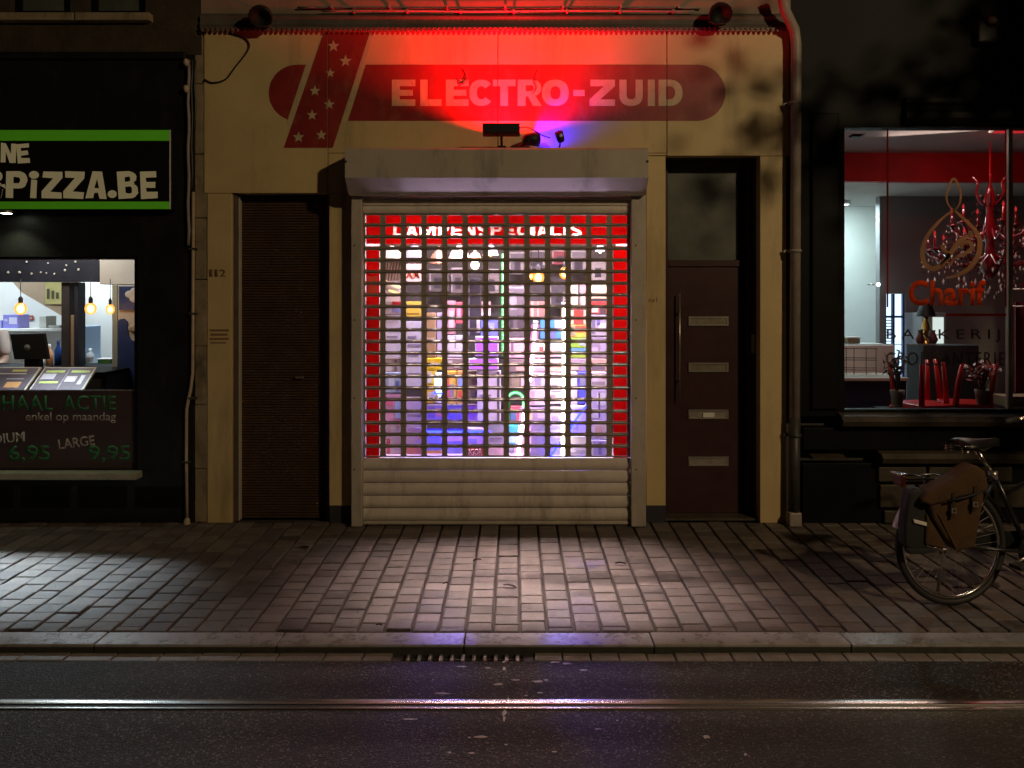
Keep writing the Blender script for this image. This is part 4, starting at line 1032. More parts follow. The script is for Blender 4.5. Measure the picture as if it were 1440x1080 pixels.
text('lettering', 'SIGOR', 656, 678, 631, 640, .2485, flat((.8,.75,.75)), None, .01)
_o = [o for o in bpy.data.objects if o.name.startswith('lettering') and o.parent is None][0]
_o.parent = sg2; _o.matrix_parent_inverse = Matrix.Translation(-Vector(sg2.location))
good(655,603,681,626,.45,(.78,.52,.64),'pink carton behind the small red sign',prints=[(.0,.6,.05,.4,(.4,.34,.6))])
good(684,595,712,640,.4,(.44,.48,.62),'blue grey carton right of the small red sign',prints=[(.0,1,.0,.25,(.8,.62,.66)),(.2,.8,.5,.55,TX)])
good(714,398,740,474,.75,(.15,.125,.125),'grey wall lamp panel right of the green tube','lamp','framed_lamp',.05,[(.08,.92,.90,.93,(.4,.36,.36)),(.1,.5,.5,.75,(.3,.27,.27)),(.12,.3,.1,.35,(.05,.04,.04)),(.5,.9,.12,.4,(.07,.06,.06))])
good(716,476,741,503,.6,(.68,.42,.48),'dusty pink carton left of the pink tube',prints=[(.1,.25,.1,.9,(.2,.15,.17)),(.4,.9,.1,.3,(.8,.6,.64))])
good(716,505,740,523,.6,(.20,.16,.15),'dark carton with a salmon corner',prints=[(.4,.95,.1,.4,(.75,.4,.3))])
good(716,526,740,546,.6,(.18,.15,.10),'black framed mirror lamp above the green hook lamp','lamp','framed_lamp',.05,[(.15,.6,.15,.8,(.3,.25,.18)),(.7,.95,.1,.9,(.7,.5,.55))])
good(718,572,738,596,.6,(.62,.12,.16),'crimson carton inside the green hook lamp',prints=[(.0,.4,.2,.8,(.1,.2,.4)),(.6,.9,.1,.9,(.75,.35,.4))])
good(714,599,733,628,.5,(.04,.52,.58),'turquoise carton left of the lower pink tube',prints=[(.1,.7,.2,.5,(.35,.75,.8))])
good(745,424,766,446,.65,(.50,.22,.17),'copper coloured shade with light streaks','lamp','copper_shade',.08,[(.1,.25,0,1,(.75,.5,.42)),(.5,.6,0,1,(.75,.52,.45))])
good(760,447,796,476,.6,(.06,.24,.62),'bright blue carton between the pink and white tubes',prints=[(.55,.95,.4,1,(.42,.48,.62)),(.3,.6,.0,.4,(.12,.14,.3))])
good(752,478,768,503,.6,(.78,.68,.60),'cream carton with a red dot',prints=[(.4,.75,.2,.6,(.72,.08,.06)),(.0,.3,.1,.9,(.85,.78,.74))])
good(772,480,796,502,.6,(.40,.50,.62),'sky blue and pink carton beside the white tube',prints=[(.05,.5,.05,.5,(.75,.42,.42)),(.2,.8,.6,.9,(.65,.74,.82))])
good(745,505,768,523,.6,(.78,.58,.66),'pale rose carton under the cream carton',prints=[(.05,.95,.1,.3,(.55,.4,.42))])
good(773,505,797,523,.6,(.74,.54,.42),'beige carton behind the white tube',prints=[(.05,.95,.4,.5,(.35,.2,.15))])
good(745,525,768,546,.55,LI,'lilac carton with grey scribble print',prints=[(.3,.7,.2,.7,(.3,.28,.42)),(.1,.25,.1,.9,(.5,.4,.45))])
good(773,525,797,568,.55,(.82,.72,.74),'tall near white carton behind the white tube',prints=[(.1,.5,.6,.63,TX),(.1,.7,.4,.43,TX),(.0,.35,.1,.3,(.5,.35,.42))])
good(745,548,768,570,.55,(.76,.60,.70),'pink white carton under the scribble carton',prints=[(.05,.3,.1,.9,(.6,.38,.48))])
good(744,573,768,592,.55,(.44,.36,.56),'grey violet carton with a yellow edge',prints=[(0,.2,.1,.9,(.8,.6,.3)),(.5,.95,.2,.8,(.62,.56,.7))])
good(743,595,770,641,.4,(.26,.25,.42),'big slate blue carton between the lower tubes',prints=[(.1,.9,.72,.76,(.45,.43,.6)),(.05,.15,.1,.9,(.6,.5,.6))])
good(773,572,797,595,.55,(.80,.70,.78),'white lilac carton beside the white tube',prints=[(.1,.5,.1,.4,(.5,.4,.6))])
good(773,598,792,641,.45,(.42,.38,.58),'violet carton behind the lower white tube',prints=[(.1,.9,.6,.85,(.72,.6,.68))])
good(803,396,813,434,.7,(.80,.74,.46),'narrow cream lamp box near the top right',prints=[(.1,.9,.7,.74,TX)],d=.06)
good(815,400,825,434,.7,(.45,.30,.28),'narrow brown lamp box near the top right',prints=[(.2,.8,.1,.5,(.8,.74,.5))],d=.06)
good(802,436,825,456,.65,(.74,.06,.04),'red carton with cream sides on the right shelf',prints=[(0,.2,0,1,(.8,.62,.4)),(.8,1,0,1,(.8,.55,.4))])
good(802,457,825,474,.65,(.82,.50,.08),'yellow and red carton under the red one',prints=[(.3,.95,.4,.95,(.72,.10,.05)),(.05,.3,.1,.9,(.35,.28,.2))])
good(802,475,825,489,.65,(.28,.50,.06),'lime green carton under the yellow and red one',prints=[(.55,.95,.2,.9,(.35,.4,.38))])
good(802,490,825,503,.65,(.12,.30,.56),'blue and green landscape carton',prints=[(0,1,0,.4,(.3,.45,.06)),(.1,.4,.4,.6,(.05,.1,.2))])
good(802,505,825,522,.6,(.40,.30,.36),'mauve carton on the right shelf',prints=[(.05,.5,.1,.6,(.8,.58,.42))])
good(802,524,812,570,.5,(.78,.68,.80),'tall white carton left of the deep blue one',prints=[(.1,.9,.5,.53,TX)])
good(813,524,826,568,.5,(.10,.11,.60),'tall deep blue carton on the right',prints=[(.2,.8,.6,.9,(.3,.28,.45))])
good(800,572,826,612,.4,(.66,.60,.84),'large lavender carton behind the blue tube',prints=[(.1,.5,.2,.5,(.4,.38,.8))])
good(800,614,826,641,.35,(.84,.78,.84),'white carton with a grey swirl',prints=[(.4,.9,.1,.3,(.45,.42,.6)),(.1,.4,.1,.2,(.45,.42,.6))])
good(830,400,853,420,.7,(.84,.76,.46),'cream carton in the top right corner',d=.06,prints=[(.1,.6,.3,.4,(.65,.5,.2))])
good(830,424,853,441,.7,(.72,.07,.06),'red carton with a white triangle print',prints=[(.1,.5,.1,.5,(.8,.7,.66)),(.6,.95,.0,.5,(.1,.07,.07))])
good(830,443,853,472,.65,(.42,.38,.42),'grey carton at the right edge of the window',prints=[(.1,.3,.1,.9,(.16,.14,.2)),(.5,.95,.2,.6,(.75,.7,.7)),(.4,.6,.5,.95,(.2,.17,.45))])
good(830,474,853,503,.65,(.30,.24,.32),'dark mauve carton with a violet diagonal',prints=[(.1,.5,.1,.5,(.5,.42,.6)),(.6,.95,.3,.9,(.42,.36,.5))])
good(830,505,853,522,.6,(.66,.42,.36),'salmon carton at the right edge',prints=[(.1,.9,.1,.4,(.18,.14,.18))])
good(830,524,853,545,.5,(.76,.68,.78),'white carton with a red dash at the right edge',prints=[(.1,.9,.2,.4,(.35,.3,.35)),(.7,.95,.6,.8,(.7,.1,.15))])
good(830,548,853,592,.5,(.58,.50,.76),'lavender carton with white shapes at the right edge',prints=[(.1,.5,.1,.4,(.84,.8,.86)),(.4,.95,.5,.9,(.80,.76,.88)),(.5,.6,.1,.9,(.15,.13,.4))])
good(830,594,853,618,.4,(.82,.70,.68),'pale peach carton at the lower right edge',prints=[(.3,.7,.2,.8,(.75,.5,.4))])
good(830,620,853,641,.35,(.44,.40,.74),'blue violet carton in the lower right corner',prints=[(0,.2,0,1,(.8,.75,.85)),(.5,.7,.1,.9,(.2,.18,.5))])
for i, (a, b, c, d, lab) in enumerate([(603,632,378,410,'small dark framed wall light left of the black lamp panel'),(634,655,376,412,'narrow framed wall light beside the black lamp panel'),(680,702,378,415,'pale edged wall light right of the globe bulb'),(742,770,352,378,'dark framed wall light above the clear bulb'),(776,800,352,372,'framed wall light with a red glass above the white tube'),(772,798,398,430,'square dark wall light behind the upper white tube'),(802,826,352,384,'grey slotted wall light under the red band at the right'),(830,852,366,394,'pale slotted wall light in the top right corner'),(716,738,354,386,'grey framed wall light under the red band')]):
    Cc = [(.10,.08,.07),(.13,.10,.09),(.18,.14,.12),(.07,.055,.05),(.20,.035,.03),(.06,.05,.05),(.16,.14,.13),(.34,.30,.26),(.12,.10,.095)][i]
    good(a, c, b, d, 1.1, Cc, lab, 'wall light', 'wall_light', .06, [(.03,.97,.92,.98,(.42,.36,.33)),(.03,.10,.05,.9,(.34,.29,.27)),(.25+.05*(i % 3),.7,.15,.6,(.03,.025,.025)),(.75,.92,.2,.5+.1*(i % 2),(.28,.23,.2))])
# upper left: hanging metal shades and lamp strips
def pendant(px, py, Y, r, lab, shade_m, bulb_m, prof, ztop=None):
    t = thing('pendant_lamp', lab, 'pendant lamp', (PX(px, Y), Y, PZ(py, Y)), group='lamps hanging in the shop window')
    top = z(222)-.07-PZ(py, Y)
    MB().tube([(0, 0, prof[-1][1]), (0, 0, top)], .003, 6).build('cord', M['blackplastic'], t)
    if shade_m: MB().lathe(prof, (0, 0, 0), 18).build('shade', shade_m, t)
    if bulb_m: MB().ball((0, 0, -.01), r, 14, 10, (1, 1, 1.1)).build('bulb', bulb_m, t)
    return t
copper = mat('copper_shade', (.50,.24,.14), .3, .6); amber = mat('cream_shade', (.70,.56,.40), .4)
pendant(668, 371, .55, .036, 'big glowing globe bulb hanging left of the green tube', copper, M['globe'], [(.055,.05),(.04,.085),(.014,.10),(.012,.13)])
pendant(646, 362, .6, .02, 'cream cone pendant left of the glowing globe', amber, M['bulbshell'], [(.10,-.02),(.07,.05),(.02,.10),(.012,.13)])
pendant(617, 366, .6, .02, 'copper cone pendant beside the cream cone', copper, M['bulbshell'], [(.085,-.03),(.06,.05),(.02,.09),(.012,.12)])
pendant(551, 362, .6, .02, 'cream dome pendant in the top left corner', amber, None, [(.11,-.03),(.09,.03),(.04,.07),(.012,.10)])
pendant(583, 358, .6, .02, 'grey dome pendant right of the corner dome', mat('grey_shade', (.35,.33,.32), .4), None, [(.10,-.03),(.08,.03),(.04,.06),(.012,.10)])
pendant(690, 356, .7, .02, 'white cone pendant just right of the glowing globe', M['white'], M['bulbshell'], [(.07,-.02),(.05,.04),(.02,.07),(.012,.10)])
pendant(844, 352, .5, .014, 'small bright halogen pendant in the top right corner', M['white'], M['globe'], [(.04,-.01),(.03,.03),(.012,.05)])
def filament(px, py, Y, r, lab, grp='filament bulbs in the shop window', ztop=None, sc=(1,1,1.2), cat='light bulb', shell='amberglass'):
    t = thing('filament_bulb', lab, cat, (PX(px, Y), Y, PZ(py, Y)), group=grp)
    MB().ball((0,0,0), r, 14, 10, sc).build('glass_bulb', M[shell], t)
    MB().ball((0,0,-.003), r*(.66 if shell == 'amberglass' else .42), 10, 8, (.9,.9,1.15) if shell == 'amberglass' else (.8,.8,1.5)).build('filament', M['bulbcore' if shell == 'amberglass' else 'bulbwarm'], t)
    MB().lathe([(r*.35, r*sc[2]*.9), (r*.38, r*sc[2]+.03), (r*.2, r*sc[2]+.05)], (0,0,0), 10).build('socket', M['iron'], t)
    MB().tube([(0,0,r*sc[2]+.04), (0,0,(ztop if ztop else z(222)-.07)-PZ(py, Y))], .003, 6).build('cord', M['blackplastic'], t)
    return t
filament(747, 388, .6, .02, 'small amber filament bulb right of the green tube', sc=(.7,.7,1.7))
filament(757, 390, .55, .05, 'round clear filament bulb in the middle of the window')
filament(794, 384, .55, .045, 'round clear filament bulb above the white tube')
# light strips lying crosswise, upper left
for k, (a, b, Y, lab) in enumerate([((543,396),(563,405),.4,'upper small white tube lamp in the left of the window'), ((547,408),(566,415),.42,'lower small white tube lamp in the left of the window')]):
    t = thing('tube_lamp', lab, 'tube lamp', (PX(a[0], Y), Y, PZ(a[1], Y)), group='small tube lamps in the shop window')
    v = Vector((PX(b[0], Y)-PX(a[0], Y), 0, PZ(b[1], Y)-PZ(a[1], Y)))
    MB().tube([(0,0,0), v], .008, 8).build('tube', M['bulbshell'], t)
    MB().tube([v, v*1.12], .010, 8).build('end_cap', M['white'], t); MB().tube([v*-.12, (0,0,0)], .010, 8).build('end_cap', M['white'], t)
    MB().box(-.0, v.x, .012, .02, v.z-.005, .005).build('bracket', M['white'], t)
# rack of pale rods in the upper left
t = thing('lamp_rack', 'beige rack of pale rods in the upper left of the window', 'rack', (PX(553, .6), .6, PZ(425, .6)), group=GO)
MB().bbox(-.10, .10, .02, .04, 0, .36, .004).build('back_board', flat((.46,.36,.28)), t)
for i in range(7):
    MB().tube([(-.085+i*.026, 0, .16+.01*i), (-.06+i*.026, 0, .34)], .006, 6).build('rod', flat((.80,.66,.50)), t)
# long tubes
def tube_lamp(pts, Y, r, m, lab, name='neon_tube', cat='tube lamp', dots=0, endY=None):
    P = [Vector((PX(a, Y), Y, PZ(b, Y))) for a, b in pts]; c = P[-1]
    t = thing(name, lab, cat, c, group='coloured tube lamps in the shop window')
    if dots:
        mb = MB()
        for i in range(len(P)-1):
            n = max(2, int((P[i+1]-P[i]).length/.032))
            for k in range(n):
                mb.ball(P[i].lerp(P[i+1], k/n)-c, r, 8, 6, (1,1,1.6))
        mb.build('led_strand', M[m], t); MB().tube([p-c for p in P], r*1.9, 10, cap=False).build('halo_shell', HALOS[m], t); MB().tube([p-c+Vector((0,.012,0)) for p in P], r*.7, 6).build('cable', M['white'], t)
    else:
        MB().tube([p-c for p in P], r*.72, 10).build('tube', M[m], t); MB().tube([p-c for p in P], r*(1.9 if 'blue' in m or 'pink' in m else 1.5), 12, cap=False).build('halo_shell', HALOS[m], t)
        d = (P[-1]-P[-2]).normalized(); MB().tube([P[-1]-c, P[-1]-c+d*.03], r*1.25, 10).build('end_cap', M['white'], t)
        d = (P[0]-P[1]).normalized(); MB().tube([P[0]-c, P[0]-c+d*.03], r*1.25, 10).build('end_cap', M['white'], t)
    return t
tube_lamp([(707,358),(707,430),(707.5,500)], .35, .0075, 'led_green', 'green strand of lights hanging down the middle of the window', 'light_strand', 'light strand', 1)
tube_lamp([(753,456),(750,490),(745,535)], .4, .017, 'led_pink', 'upper pink white tube leaning in the middle of the window')
tube_lamp([(738,572),(734,605),(728,640)], .36, .018, 'led_pink', 'lower pink white tube standing under the upper pink tube')
tube_lamp([(793,430),(793,530),(791.5,641)], .32, .0155, 'led_white', 'upright warm white tube right of the pink tubes')
hk = [(714,592),(714,575),(714,562)] + [(725+11.5*math.cos(R(a)), 563-11*math.sin(R(a))) for a in range(180, -1, -20)] + [(736,572)]
tube_lamp(hk, .34, .0095, 'led_green', 'green neon tube bent like a hook', 'hook_lamp')
tube_lamp([(824,571),(812,587),(800,606)], .36, .011, 'led_blue', 'upper slanting blue tube in the lower right')
tube_lamp([(789,622),(781,632),(773,643)], .34, .012, 'led_blue', 'lower slanting blue tube beside the white tube')
tube_lamp([(598,607),(650,607),(692,606)], .42, .012, 'led_blue', 'blue strip lamp lying across the lower left')
spot('added_blue_spot', (PX(812, .30), .30, PZ(585, .30)), (.50, -.62, -.02), 75, (.06, .04, 1.0), 17, .5, .03)  # added spot for the blue patch on the pavers
spot('added_blue_spot', (PX(782, .28), .28, PZ(560, .28)), (.42, -1.93, -.05), 46, (.10, .08, 1.0), 15, .5, .04)  # added spot for the blue tint on the kerb
spot('added_violet_spot', (PX(640, .36), .36, PZ(560, .36)), (-.50, -1.93, -.05), 32, (.22, .14, 1.0), 15, .6, .04)  # added spot for the purple tint further left on the kerb
t = thing('cold_lamp', 'cold white glass lamp with a blue rim among yellow cartons', 'lamp', (PX(618, .42), .42, PZ(566, .42)), group=GO)
MB().lathe([(.03,0),(.028,.02),(.012,.03),(.01,.05)], (0,0,0), 12).build('base', M['white'], t)
MB().lathe([(.012,.05),(.04,.12),(.045,.2),(.03,.25)], (0,0,0), 14).build('shade', M['led_sky'], t)
MB().tube([(.045*math.cos(R(a)), .045*math.sin(R(a)), .08) for a in range(0, 360, 30)], .006, 6, True).build('rim', M['led_blue'], t)
for px0, px1, py0, py1, lab in [(668,701,473,501,'purple glowing square lamp under the dark blue carton'), (659,701,504,520,'purple glowing strip lamp under the square one')]:
    t = thing('purple_lamp', lab, 'lamp', (PX((px0+px1)/2, .5), .5, PZ(py1, .5)), group='purple lamps in the shop window')
    hx = (PX(px1, .5)-PX(px0, .5))/2; h = PZ(py0, .5)-PZ(py1, .5)
    MB().bbox(-hx, hx, 0, .06, 0, h, .008).build('body', M['white'], t); MB().bbox(-hx+.008, hx-.008, -.012, -.001, .008, h-.008, .004).build('diffuser', M['led_purple'], t)

# ------------------------------------------------------------------ PIZZA SHOP (left, black front)
pb = thing('pizza_shop_building', 'black painted pizza shop front at the left', 'building', (0, 0, 0))
pz0 = x(-160)
# wall with window opening
gw = (x(-130), x(193.5), z(671), z(361))
wl = MB(); wl.ring((pz0-3, x(272.5), 0, z(77)), gw, 0, .12)
wl.build('wall', M['black'], pb)
MB().bbox(pz0-3, x(262), -.03, .02, z(84), z(74), .006).build('moulding', M['black'], pb)
# upper storey with window sills
MB().prism([[(pz0-3, z(77)+.002), (x(283), z(77)+.002), (x(283), 6.5), (pz0-3, 6.5)]]+[[(x(a), z(20)), (x(a), 6.2), (x(b), 6.2), (x(b), z(20))] for a, b in ((14, 98), (122, 204))], .005, .13).build('upper_wall', M['darkstone'], pb)
for a, b in ((14, 98), (122, 204)):
    w_ = MB(); w_.bbox(x(a)-.06, x(b)+.06, -.06, .02, z(32), z(21), .006); s_ = w_.build('window_sill', M['stone'], pb)
    wn_ = MB(); wn_.ring((x(a), x(b), z(20), 6.2), (x(a)+.05, x(b)-.05, z(20)+.05, 6.15), .06, .11)
    wn_ = wn_.build('upper_window', M['blackwood'], pb); MB().box(x(a)+.05, x(b)-.05, .085, .09, z(20)+.05, 6.15).build('pane', M['darkpane'], wn_)
# shop window parts
pw = thing('pizza_window', 'lit pizza shop window with a plum coloured offer poster across its foot', 'window', (0, 0, 0))
yq = .03
q = lambda p: PX(p, yq); qz = lambda p: PZ(p, yq)
MB().ring((gw[0]+.002, gw[1]-.002, gw[2]+.002, gw[3]-.002), (gw[0]+.03, q(190.6), qz(660), qz(364)), .012, .09).build('frame', M['blackwood'], pw)
MB().box(gw[0]+.03, q(190.4), .045, .051, qz(659.8), qz(364.2)).build('pane', M['pane'], pw)
e_ = MB(); e_.box(gw[0]+.03, q(190.6), .028, .032, qz(365.4), qz(364.2)).box(q(190.6), q(192), .0285, .0325, qz(549), qz(364)); e_.box(gw[0]+.03, q(190.4), .038, .0415, qz(549.6), qz(548.2)); e_.build('edge_trim', M['steel'], pw)
YP = .043
po = MB(); po.box(gw[0]+.03, q(190.3), YP, YP+.0015, qz(659.6), qz(549.8)); po = po.build('poster', M['posterdark'], pw)
tp = YP-.001
text('poster_lettering', 'AFHAAL', -32, 74, 556, 577, tp, M['postergreen'], po, .012, .001, space=1.05)
text('poster_lettering', 'ACTIE', 88, 163, 556, 577, tp, M['postergreen'], po, .012, .001, space=1.05)
text('poster_lettering', 'enkel op maandag', 36, 163, 580, 595, tp, M['posterwhite'], po, .004, .001)
text('poster_lettering', 'MEDIUM', -34, 35, 610, 624, tp, M['posterwhite'], po, .014, .001, tilt=5)
text('poster_lettering', 'LARGE', 82, 133, 615, 629, tp, M['posterwhite'], po, .014, .001, tilt=7)
text('poster_lettering', '6,95', 12, 70, 626, 651, tp, M['postergreen'], po, .012, .001)
text('poster_lettering', '9,95', 124, 183, 626, 651, tp, M['postergreen'], po, .012, .001)
MB().bbox(gw[0]-.05, x(200), -.10, .012, z(671), z(661.5), .006).build('sill', M['sill'], pw)
for i in range(5):
    MB().bbox(x(-150+i*80+20), x(-150+i*80+90)-.006, -.006, .002, .12, z(684), .004).build('front_panel', M['blackwood'], pb)
# name sign
ps = thing('pizza_sign', 'black sign with green borders reading NE and PIZZA.BE', 'sign', (0, 0, 0))
ys = -.09
u = lambda p: PX(p, ys); uz = lambda p: PZ(p, ys)
MB().bbox(u(-170), u(241), ys, -.001, uz(295), uz(182), .004).build('board', M['signblack'], ps)
MB().box(u(-170), u(240.3), ys-.004, ys-.0005, uz(198), uz(183)).build('border', M['greenborder'], ps)
MB().box(u(-170), u(240.3), ys-.004, ys-.0005, uz(294), uz(283.5)).build('border', M['greenborder'], ps)
MB().box(u(238.6), u(240.6), ys-.0055, ys-.0042, uz(294), uz(183)).build('edge_strip', M['white'], ps)
random.seed(5)
def letters(spec):
    for ch, a, b, c, d, t_ in spec:
        block('letter', ch, a, b, c, d, ys-.0005, M['signcream'], ps, .34, .24, .003, t_, .0035)
letters([('N',1.5,22,201.5,229,-2),('E',24,41,202,229,4),('I',-8,-2,202,229,0),('L',-26,-11,202,229,0),('N',-48,-29,202,229,0),('O',-70,-50,202,229,0)])
letters([('P',9,38,241,279,-2),('I',43.5,51.5,253,278,-3),('Z',59,87,241,279,-2),('Z',90,118,241,279,-2),('A',121,151,241,279,-2),('B',166,194,241,279,3),('E',197.5,221,241,279,3)])
def lp_(pts): return [(u(a), uz(b)) for a, b in pts]
MB().prism([lp_(_ell(-2.5,248,6,7,0,342,15)), lp_(_ell(-2.5,248.5,2,2.6,0,342,12))], ys-.0035, ys-.0005, back=False).build('letter', M['signcream'], ps)
MB().prism([lp_([(-20,272),(-14,262),(-4,256),(2,258),(-6,266),(-8,272),(-2,271),(0,264),(-1,260),(7,259),(8,265),(4,266),(2,277),(-4,280),(-14,280)])], ys-.0035, ys-.0005, back=False).build('letter', M['signcream'], ps)
for cx_, cz_, rx, rz in ((48,246,6.8,5.4),(158,273,6.2,5.4)):
    mb = MB(); mb.prism([[(u(cx_)+rx/180*math.cos(R(a)), uz(cz_)+rz/180*math.sin(R(a))) for a in range(0, 360, 20)]], ys-.0035, ys-.0005); mb.build('letter', M['signcream'], ps)
# downlights under the sign
dl0 = None
for px, lab in [(9, 'lit round downlight fixed beneath the pizza sign'), (-120, 'second downlight beneath the pizza sign beyond the left edge')]:
    t = thing('downlight', lab, 'downlight', (PX(px, -.14), -.14, PZ(299, -.14)), group='downlights under the pizza sign')
    MB().lathe([(.0001,.02),(.04,.018),(.045,-.004),(.038,-.006)], (0,0,0), 16).build('housing', M['steel'], t)
    MB().lathe([(.0001,-.010),(.034,-.008),(.038,-.004)], (0,0,0), 16).build('lens', M['downlight'], t)
    MB().bbox(-.015, .015, .02, .13, -.0, .016, .003).build('arm', M['blackplastic'], t)
    spot('downlight_beam', (PX(px, -.14), -.14, PZ(301, -.14)-.004), (PX(px, -.14), -.10, 0), 9, (.90, 1.0, .70), 115, .7, .03)

# interior of the pizza shop
pi0 = x(-700)
MB().box(pi0, x(240), 3.2, 3.3, 0, 3).build('back_wall', M['whitewall'], pb)
MB().box(pi0, x(240), .13, 3.2, -.03, -.015).build('shop_floor', M['greywall'], pb)
MB().box(pi0, x(240), .13, 3.2, 2.75, 2.8).build('shop_ceiling', M['whitewall'], pb)
MB().box(x(215), x(225), .13, 3.2, 0, 2.75).build('side_wall', M['darkwall'], pb)
MB().box(pi0-.1, pi0, .13, 3.2, 0, 2.75).build('side_wall', M['whitewall'], pb)
def pslab(name, a, b, c, d, Y, m, dp_=.08, parent=pb):
    return MB().bbox(PX(a, Y), PX(b, Y), Y, Y+dp_, PZ(d, Y), PZ(c, Y), .004).build(name, m if not isinstance(m, str) else M[m], parent)
pslab('dark_beam', -200, 139, 362, 396, .95, 'navy', .25)
st = MB()
for a, b, r_ in [(10,383,2.4),(26,383,2.6),(43,385,2.2),(56,383,1.8),(64,384,1.6),(75,385,2),(90,380,2.2),(92,373,2),(66,370,1.8),(109,379,2.4),(105,368,2),(36,368,2)]:
    st.ball((PX(a, .93), .943, PZ(b, .93)), r_*.0050, 8, 6, (1, .25, 1))
st.build('beam_dots', M['white'], pb)
pslab('post', 86, 97.5, 397, 560, .98, 'darkwall', .12); pslab('post', 104.5, 110, 397, 560, .98, 'navy', .12); pslab('light_post', 98, 104, 443, 560, 1.0, 'beige', .1)
pslab('soffit', 140, 210, 362, 400, .92, 'whitewall', .5)
pslab('white_partition', 111, 158, 397, 560, 1.9, 'whitewall', .1)
pslab('grey_post', 157.5, 165, 401, 560, .9, mat('sage_post', (.42,.44,.36), .6), .1)
mu = pslab('mural', 166, 215, 401, 560, .85, 'whitewall', .05)
MB().box(PX(167, .84), PX(212, .84), .842, .848, PZ(436, .84), PZ(403, .84)).build('mural_patch', M['bluemural'], mu)
cl = MB()
for a, b, rx in [(182,414,7),(190,410,8),(199,414,8),(189,420,8)]: cl.ball((PX(a, .835), .842, PZ(b, .835)), rx/160, 12, 8, (1, .05, .75))
cl.build('mural_cloud', M['white'], mu)
sk = [(165.5,548),(165.5,452),(168,449),(175,448),(179,452),(180,470),(184,478),(190,480),(212,470),(212,548)]
MB().prism([[(PX(a, .84), PZ(b, .84)) for a, b in sk]], .842, .848).build('mural_patch', M['bluemural'], mu)
MB().ball((PX(186, .83), .84, PZ(462, .83)), .035, 10, 8, (1.2, .1, .9)).build('mural_figure', mat('mural_figure', (.5,.45,.35), .6, var=.5, vscale=25), mu)
# stair soffit
MB().prism([[(PX(14, 2.4), PZ(392, 2.4)), (PX(90, 2.4), PZ(392, 2.4)), (PX(90, 2.4), PZ(446, 2.4)), (PX(30, 2.4), PZ(411, 2.4))]], 2.4, 2.9).build('stair_soffit', M['beige'], pb)
# counter
ct = thing('pizza_counter', 'dark counter behind the pizza shop window', 'counter', (0, 0, 0))
MB().bbox(pi0+.6, PX(158, .55), .42, 1.35, PZ(520, .8)-.02, PZ(520, .8)+.015, .004).build('top', M['blackwood'], ct)
MB().box(pi0+.62, PX(157, .55), .46, 1.3, 0, PZ(520, .8)-.022).build('front', M['darkwall'], ct)
# menu light boxes on a slope
for k, (a, b, lab) in enumerate([(-52, 34, 'menu board with a dark pizza page at the left edge of the counter'), (37, 115, 'menu board with green headings lying on the counter')]):
    Y0 = .18; Y1 = .40
    t = thing('menu_board', lab, 'menu board', (PX((a+b)/2, Y0), Y0, PZ(552, Y0)), rot=(R(38), 0, 0), group='menu boards on the counter')
    hx = (PX(b, Y0)-PX(a, Y0))/2*.98; L_ = .30
    MB().bbox(-hx, hx, 0, L_, -.02, 0, .004).build('frame', M['alu'], t)
    MB().box(-hx+.015, hx-.015, .015, L_-.015, .0005, .002).build('page', flat((.10,.075,.10)), t)
    if k == 1:
        for (u0, u1, v0, v1, c) in [(-.8,-.1,.76,.85,(.5,.6,.15)),(-.85,-.35,.5,.72,(.5,.45,.5)),(-.8,-.1,.34,.42,(.5,.6,.15)),(.15,.85,.76,.85,(.5,.6,.15)),(.1,.5,.4,.62,(.6,.52,.55)),(.62,.78,.3,.66,(.55,.5,.52)),(.02,.04,.1,.9,(.4,.35,.4))]:
            MB().box(hx*u0, hx*u1, L_*v0, L_*v1, .0025, .0035).build('print', flat(c), t)
    else:
        for (u0, u1, v0, v1, c) in [(.1,.6,.8,.88,(.6,.56,.15)),(-.3,.65,.7,.74,(.55,.5,.5)),(.1,.7,.5,.53,(.5,.45,.45)),(.2,.7,.18,.4,(.7,.35,.12))]:
            MB().box(hx*u0, hx*u1, L_*v0, L_*v1, .0025, .0035).build('print', flat(c), t)
# monitor
Ym = .75
mn = thing('till_screen', 'black back of a till screen standing on the pizza counter', 'screen', (PX(41, Ym), Ym, PZ(521, .8)+.016))
zo = PZ(521, .8)+.016
sc_ = MB(); sc_.prism([[(PX(14, Ym)-PX(41, Ym), PZ(470, Ym)-zo), (PX(20, Ym)-PX(41, Ym), PZ(505.5, Ym)-zo), (PX(67, Ym)-PX(41, Ym), PZ(505, Ym)-zo), (PX(61, Ym)-PX(41, Ym), PZ(469, Ym)-zo)]], 0, .04)
sc_.build('screen_back', M['blackplastic'], mn)
MB().lathe([(.0001,-.003),(.028,-.002),(.03,.002)], (PX(38, Ym)-PX(41, Ym), 0, PZ(489, Ym)-zo), 12, 'y').build('badge', flat((.16,.16,.16)), mn)
MB().bbox(-.06, .08, .02, .08, 0, .09, .01).build('stand', M['blackplastic'], mn); MB().bbox(-.12, .13, -.05, .14, 0, .015, .005).build('foot', M['blackplastic'], mn)
